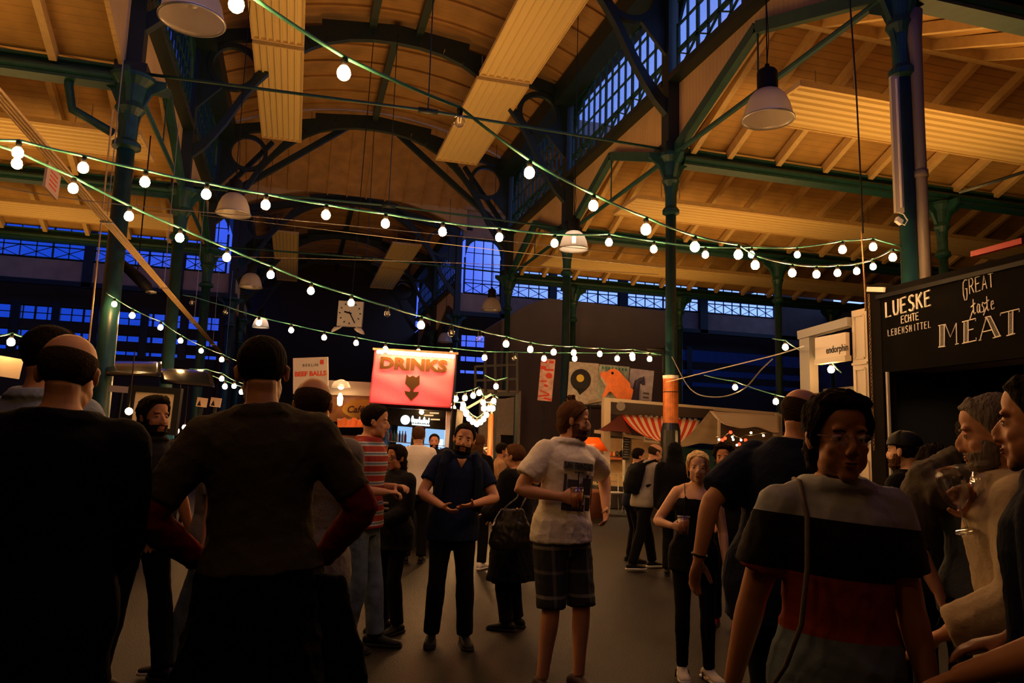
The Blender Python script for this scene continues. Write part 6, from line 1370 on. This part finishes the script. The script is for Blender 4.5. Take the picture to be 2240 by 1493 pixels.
# hanging chain
s = M(); c0 = V((XS-.03, ya+.14, 3.5))
for i in range(44):
    a = (i % 2)*PI/2; c = V((0, 0, -i*.045)); s.tube([c+V((.012*math.cos(t)*math.cos(a), .012*math.cos(t)*math.sin(a), .028*math.sin(t))) for t in [k*PI/4 for k in range(9)]], .0035, 4)
o_ = s.build('chain', mat('rusty_chain', (.25, .15, .07), .5, metal=.6), None, c0); tag(o_, 'thin chain hanging beside the corner post of the black stand', 'chain')
# white panelled booth
s = M(); ywa, ywb = wp(1896, 700).y, wp(1863, 700).y; hh = 3.36
t = thing('panelled_door', 'cream panelled door leaf set between the chained post and the endorphin sign', 'door', (XS, (ywa+ywb)/2, 0)); W_ = ywb-ywa
s.box((.03, 0, hh/2), (.06, W_, hh)); s.build('leaf', CREAMP, t)
for z0, z1 in ((2.72, 3.28), (1.55, 2.58), (.3, 1.4)):
    s = M()
    for a, b, c, d in ((-W_*.32, z0, W_*.32, z0), (-W_*.32, z1, W_*.32, z1), (-W_*.32, z0, -W_*.32, z1), (W_*.32, z0, W_*.32, z1)): s.bar((-.006, a, b), (-.006, c, d), .03, .02, (1, 0, 0))
    s.build('panel_moulding', CREAMP, t)
s = M(); s.box((-.01, 0, 2.65), (.03, W_, .03)); s.build('mid_rail', CREAMP, t)
yE0, yE1 = wp(1863, 760).y, wp(1778, 760).y; yP = wp(1762, 760).y
t = thing('market_booth', 'grey framed market booth behind the cream door, with ornate dark metal panel', 'booth', (XS, yP, 0)); oo = V((XS, yP, 0))
s = M(); s.box((0.05, 0, 1.6), (.14, .22, 3.2)); s.build('frame_post', mat('grey_frame', (.30, .27, .22), .6), t)
s = M(); s.bar(V((0, .1, 3.17)), V((0, yE0-yP, 3.22)), .12, .12); s.build('top_beam', mat('grey_frame', (.30, .27, .22)), t)
s = M(); s.box((.3, (yE0-yP)/2, 1.2), (.04, yP-yE0, 2.4)); s.build('dark_backing', mat('dark_backing', (.03, .025, .02), .7), t)
s = M(); rr = random.Random(4); cy = (yE0-yP)/2; 
for (cy_, cz_, r_) in ((-.25, 2.05, .22), (-.62, 2.05, .22), (-.42, 1.75, .24), (-.15, 1.7, .15), (-.72, 1.7, .15)):
    for k_ in range(3):
        s.tube([(0, cy_+r_*(1-.28*k_)*math.cos(a+k_), cz_+r_*(1-.28*k_)*math.sin(a+k_)) for a in [i*2*PI/20 for i in range(15)]], .012, 5)
for i in range(7): s.tube([(0, -.05-.13*i, 1.5), (0, -.05-.13*i, 2.3)], .008, 5)
s.tube([(0, 0, 2.3), (0, yE0-yP, 2.3)], .02, 6); s.tube([(0, 0, 1.5), (0, yE0-yP, 1.5)], .02, 6); s.build('ornate_ironwork', mat('bronze_iron', (.10, .07, .04), .45, metal=.5), t)
t = thing('booth_sign', 'cream sign board reading endorphin between the grey post and the cream door', 'sign', (XS-.06, (wp(1795, 760).y+yE0)/2, 0)); wl = wp(1795, 760).y-yE0
zT, zB = wp(1830, 733).z, wp(1830, 783).z
s = M(); s.box((0, 0, (zT+zB)/2), (.06, wl, zT-zB)); s.build('board', mat('cream_sign', (.62, .50, .36), .6), t)
s = M(); s.box((0, 0, zB-.03), (.10, wl, .07)); s.build('lower_trim', CREAMP, t)
text_mesh('lettering', 'endorphin', .135, BLACK, t, (-.034, -.14, (zT+zB)/2-.05), frame_from((0, -1, 0), (0, 0, 1)), .001, .002, sx=.78)
# lamps and cabinet in the tall booth behind: second stall canopy on the far right
# ------------------------------------------------------------------ services on the columns
p = V((XR, YK(0), 0)); d0 = depth(p+V((0, 0, 3)))
q0 = at(2024, 590, 'Y', YK(0)-.15)
s = M(); s.tube([(0, 0, 0), (0, 0, 6.2), (0, 0, 6.9), (-.02, 0, 7.2), (0, 0, 7.6)], [.075, .075, .085, .10, .11], 14); s.lathe([(.09, 5.2), (.09, 5.3)], seg=14); o_ = s.build('downpipe', mat('grey_pipe', (.20, .16, .12), .5), None, (q0.x, q0.y, 0), smooth=True); tag(o_, 'grey rainwater downpipe beside the nearest right column', 'pipe')
a = at(1955, 168, 'Y', YK(0)-.25); b = at(1967, 465, 'Y', YK(0)-.25)
t = thing('strip_light', 'long unlit fluorescent strip light fixed upright to the nearest right column', 'lamp', b); s = M(); s.bar((0, 0, 0), a-b, .06, .11, RT); s.build('housing', mat('strip_housing', (.50, .44, .33), .5), t)
s = M(); s.tube([V((0, -.045, .05)), (a-b)+V((0, -.045, -.05))], .018, 8); s.build('tube', mat('strip_tube', (.75, .68, .55), .3), t)
s = M(); s.tube([(0, 0, 0), (.05, -.02, -.02), (.10, -.03, -.10), (.05, -.03, -.17), (-.02, -.02, -.14)], .008, 6); s.build('flex', WHITE, t)
s = M(); s.box((-.03, -.02, -.12), (.09, .05, .07), (0, .5, 0)); s.build('plug', WHITE, t)
# orange sleeve and black casing of the second right column
c = V((XR, YK(1), 0)); zo = at(1462, 828, 'Y', YK(1)).z; zl = at(1462, 930, 'Y', YK(1)).z
s = M(); s.lathe([(.165, zl), (.165, zo)], seg=20); t = thing('column_wrap', 'orange sleeve with a black casing wrapped round the foot of the second right column', 'column wrap', c); s.build('orange_sleeve', mat('orange_sleeve', (.42, .12, .02), .5, noise_amt=.3), t, smooth=False)
s = M(); s.lathe([(.17, zo), (.175, zo+.07), (.13, zo+.07)], seg=20); s.build('white_collar', WHITE, t)
s = M(); s.lathe([(.27, 0), (.26, 1.0), (.22, 1.2), (.21, zl-.1), (.17, zl+.05)], seg=20); s.build('black_casing', mat('black_casing', (.008, .012, .014), .3), t)
s = M(); s.lathe([(.168, zo-.28), (.172, zo-.28), (.172, zo-.30), (.168, zo-.30)], seg=20); s.build('strap', BLACK, t)
# camera-like fixture bracket beside the second right column
p_ = at(1415, 762, 'd', 16.3); s = M(); s.tube([(0, 0, 0), (.42, 0, 0)], .03, 8); s.tube([(0, 0, -.12), (.42, 0, -.12)], .03, 8); s.bar((.4, 0, .08), (.4, 0, -.5), .05, .05); o_ = s.build('bracket', BLACK, None, p_); tag(o_, 'dark pipe bracket clamped left of the orange wrapped column', 'bracket')
# cable tray on the left
a = at(-30, 165, 'X', -2.9); b = at(430, 730, 'X', -2.9)
c0 = at(250, 505, 'X', -2.95); a.z = c0.z; b.z = c0.z
t = thing('cable_tray', 'long pale bundle of conduits slanting down behind the nearest left column', 'conduit', c0); Yn, Yf = 5.0, 36.0
s = M()
for e in (-.06, -.02, .02, .06): s.tube([(e, Yn-c0.y, .02), (e, Yf-c0.y, .02)], .018, 6)
s.build('conduits', CREAM_BEAM, t)
for i in range(6): s = M(); yy = Yn+2.2+i*5.4; s.tube([(0, yy-c0.y, 0), (0, yy-c0.y, 8-c0.z+.5)], .008, 5); s.box((0, yy-c0.y, .0), (.18, .05, .03)); s.build('hanger', STEEL, t)
t_, wd, h = plate('placard', 'small pale square placard hung on the conduits at the upper left', 'sign', (107, 352, 9.0), (134, 385, 9.4), px2m(58, 9.2), mat('pink_card', (.55, .38, .28), .7))
s = M()
for i in range(4): s.box((wd*.5, h*(.75-.17*i), .003), (wd*.55, h*.05, .003))
s.build('print', RED, t_)
p_ = at(300, 605, 'd', 16.5); t = thing('projector_lamp', 'black projector fixture hung below the conduits beside the nearest left column', 'lamp', p_); s = M(); s.loft([((-.28, 0, .22), (0, .14, 0), (0, 0, .13)), ((.1, 0, -.1), (0, .17, 0), (0, 0, .17)), ((.30, 0, -.25), (0, .12, 0), (0, 0, .12))], 14); s.build('housing', BLACK, t, smooth=True)
s = M(); s.lathe([(.02, 0), (.12, -.02), (.11, -.05)], (.30, 0, -.28), seg=14); s.build('lens_hood', STEEL, t); s = M(); s.tube([(0, 0, .15), (0, 0, 3.2)], .015, 6); s.build('hanger', BLACK, t)
for nm, (x0, y0), (x1, y1), dd in (('thin cream vertical pipe just left of the nearest left column', (247, 240), (196, 690), 13.7),):
    a = at(x0, y0, 'd', dd); b = at(x1, y1, 'd', dd); b.x, b.y = a.x, a.y; s = M(); s.tube([a-b, V((0, 0, 0)), V((0, 0, -b.z))], .016, 8); o_ = s.build('conduit_pipe', CREAM_BEAM, None, b); tag(o_, nm, 'pipe')
# elbow brace on the left beam
p_ = V((XL-.2, YK(1), HC)); s = M(); s.tube([(-.05, 0, -1.1), (-.75, 0, -.75), (-.85, 0, -.3), (-.85, 0, 0)], .08, 10); o_ = s.build('elbow_bracket', TEAL, None, p_, smooth=True); tag(o_, 'bent dark green bracket arm under the left beam at the nearest left column', 'bracket')
# cables and wires
def wire(label, pts, r=.006, mt=WIREB):
    P_ = [at(*p[:2], 'd', p[2]) for p in pts]; o0 = P_[0].copy(); s = M(); q = []
    for i in range(len(P_)-1):
        p_0, p_1, p_2, p_3 = P_[max(0, i-1)], P_[i], P_[i+1], P_[min(len(P_)-1, i+2)]
        for k in range(8):
            u = k/8; q.append(.5*((2*p_1)+(p_2-p_0)*u+(2*p_0-5*p_1+4*p_2-p_3)*u*u+(3*p_1-p_0-3*p_2+p_3)*u**3)-o0)
    q.append(P_[-1]-o0); s.tube(q, r, 5); o = s.build('wire', mt, None, o0); tag(o, label, 'wire', 'steel wires across the hall'); return o
SW = mat('steel_wire', (.30, .27, .22), .4, metal=.5)
wire('thin steel wire from the left edge across the nave below the upper bulb string', [(-20, 405, 9), (225, 443, 10), (700, 487, 12), (1440, 560, 16)], .007, SW)
wire('thin steel wire crossing the nave above the clock', [(470, 560, 15), (1000, 575, 15.5), (1440, 600, 16.4)], .007, SW)
wire('thin steel wire passing just above the arched window', [(440, 470, 18), (1100, 548, 18), (1450, 585, 17)], .007, SW)
wire('dark rope hanging straight down right of the unlit pendant', [(1858, -10, 11), (1874, 220, 11), (1888, 510, 11)], .012, WIREB)
wire('light chain hanging above the cream door', [(1884, 500, 9.2), (1892, 640, 9.2), (1893, 680, 9.2)], .010, mat('rusty_chain', (.25, .15, .07)))
wire('loose cable loop sagging from the orange wrapped column to the grey booth', [(1470, 780, 16), (1510, 850, 15), (1560, 868, 14), (1620, 855, 13), (1668, 805, 12), (1690, 785, 11.5)], .012, mat('grey_cable', (.12, .11, .10), .5))
wire('pale cable rising from the orange wrapped column to the grey booth post', [(1455, 836, 16.5), (1600, 800, 13.5), (1700, 775, 11.5), (1758, 757, 10.3)], .010, mat('pale_cable', (.5, .45, .36), .5))
wire('thin wire across the far right roof corner with a coupling', [(2100, 420, 13), (2150, 405, 12.5), (2260, 370, 12)], .03, DTEAL)
# ------------------------------------------------------------------ left side: awnings, screen, signs
t_, wd, h = plate('display_board', 'blank cream screen in a thick black frame behind the bearded person', 'board', (297, 856, 8.6), (384, 862, 8.6), px2m(75, 8.6), mat('screen_cream', (.52, .42, .28), .5))
s = M(); b_ = .07; 
for x, y, a, c in ((wd/2, -b_/2, wd+2*b_, b_), (wd/2, h+b_/2, wd+2*b_, b_), (-b_/2, h/2, b_, h), (wd+b_/2, h/2, b_, h)): s.box((x, y, 0), (a, c, .07))
s.build('frame', BLACK, t_); s = M(); s.bar((wd/2, 0, -.06), (wd/2, -(at(340, 930, 'd', 8.6).z), -.06), .06, .04); s.build('stand', BLACK, t_)
def awn(label, cs, mt):
    a, b, c, d = [at(*q[:2], 'd', q[2]) for q in cs]; org = (a+b)/2; s = M(); n = 10; vs = []
    for j in range(n+1):
        v = j/n
        for i in range(11): u = i/10; p = a.lerp(b, u).lerp(d.lerp(c, u), v)+V((0, 0, .16*math.sin(v*PI))); vs.append(p-org)
    s.add(vs, [(j*11+i, j*11+i+1, (j+1)*11+i+1, (j+1)*11+i) for j in range(n) for i in range(10)]); o = s.build('stall_roof', mt, None, org, smooth=True); mo = o.modifiers.new('t', 'SOLIDIFY'); mo.thickness = .03; tag(o, label, 'roof', 'dark stall roofs on the left'); return o
GL = mat('glossy_dark_sheet', (.012, .014, .02), .18, spec=.7)
awn('glossy dark curved stall roof between the first and second left columns', [(232, 818, 13), (352, 822, 13), (352, 800, 15), (232, 800, 15)], GL)
awn('glossy dark curved stall roof right of the second left column', [(352, 835, 14), (470, 845, 14), (450, 815, 16), (330, 812, 16)], GL)
t_, wd, h = plate('stall_fascia', 'cream stall fascia at the left edge behind the dark-haired person', 'fascia', (-30, 772, 7.0), (52, 786, 7.2), px2m(45, 7), CREAMP)
t_, wd, h = plate('stall_fascia', 'pale narrow fascia board behind the nearest left column', 'fascia', (240, 842, 12.6), (290, 846, 12.6), px2m(14, 12.6), CREAMP)
s = M(); s.bar((wd/2, 0, -.04), (wd/2, -at(265, 856, 'd', 12.6).z+.02, -.04), .05, .05); s.build('post', BLACK, t_)
for i, (x, nm) in enumerate(((432, 'left'), (462, 'right'))):
    t_, wd, h = plate('pennant', 'pale sign with a dark notch right of the third left column, %s one' % nm, 'sign', (x, 868, 11.5), (x+22, 871, 11.5), px2m(20, 11.5), mat('pale_card', (.48, .34, .22), .7)); s = M(); s.bar((wd/2, 0, -.04), (wd/2, -at(x, 890, 'd', 11.5).z+.02, -.04), .04, .04); s.build('post', BLACK, t_); s = M(); s.slab([(wd*.1, h*.1, .003), (wd*.5, h*.1, .003), (wd*.3, h*.7, .003)], (0, 0, .003)); s.build('mark', BLACK, t_)
for x, y, d, lb in ((282, 899, 7.5, 'small bright bulb between the black jacket and the bearded person'), (386, 942, 9.5, 'small bright bulb right of the bearded person'), (404, 934, 11, 'tiny round bulb beside the third left column')):
    s = M(); s.ball((0, 0, 0), .035, 12, 8); o_ = s.build('light_bulb', BULB, None, at(x, y, 'd', d), smooth=True); tag(o_, lb, 'light bulb')
    s = M(); s.tube([(0, 0, .03), (0, 0, .6)], .006, 5); s.build('cord', BLACK, o_)
t_, wd, h = plate('blue_banner', 'small light blue cloth hanging behind the bearded person', 'banner', (366, 938, 10.5), (380, 938, 10.5), .20, mat('blue_cloth', (.04, .22, .34), .8))
area_light('stand_lamp', (XS-1.2, 8.8, 3.0), (.3, .3), 5, (1, .72, .42), (0, -PI/2, 0))
area_light('added_stand_fill', (XS+1.2, 6.9, 2.42), (.4, .4), 7, (1, .66, .36), (0, 0, 0))  # unseen lamp added under the soffit to brighten the dark back wall
# filler on the far wall
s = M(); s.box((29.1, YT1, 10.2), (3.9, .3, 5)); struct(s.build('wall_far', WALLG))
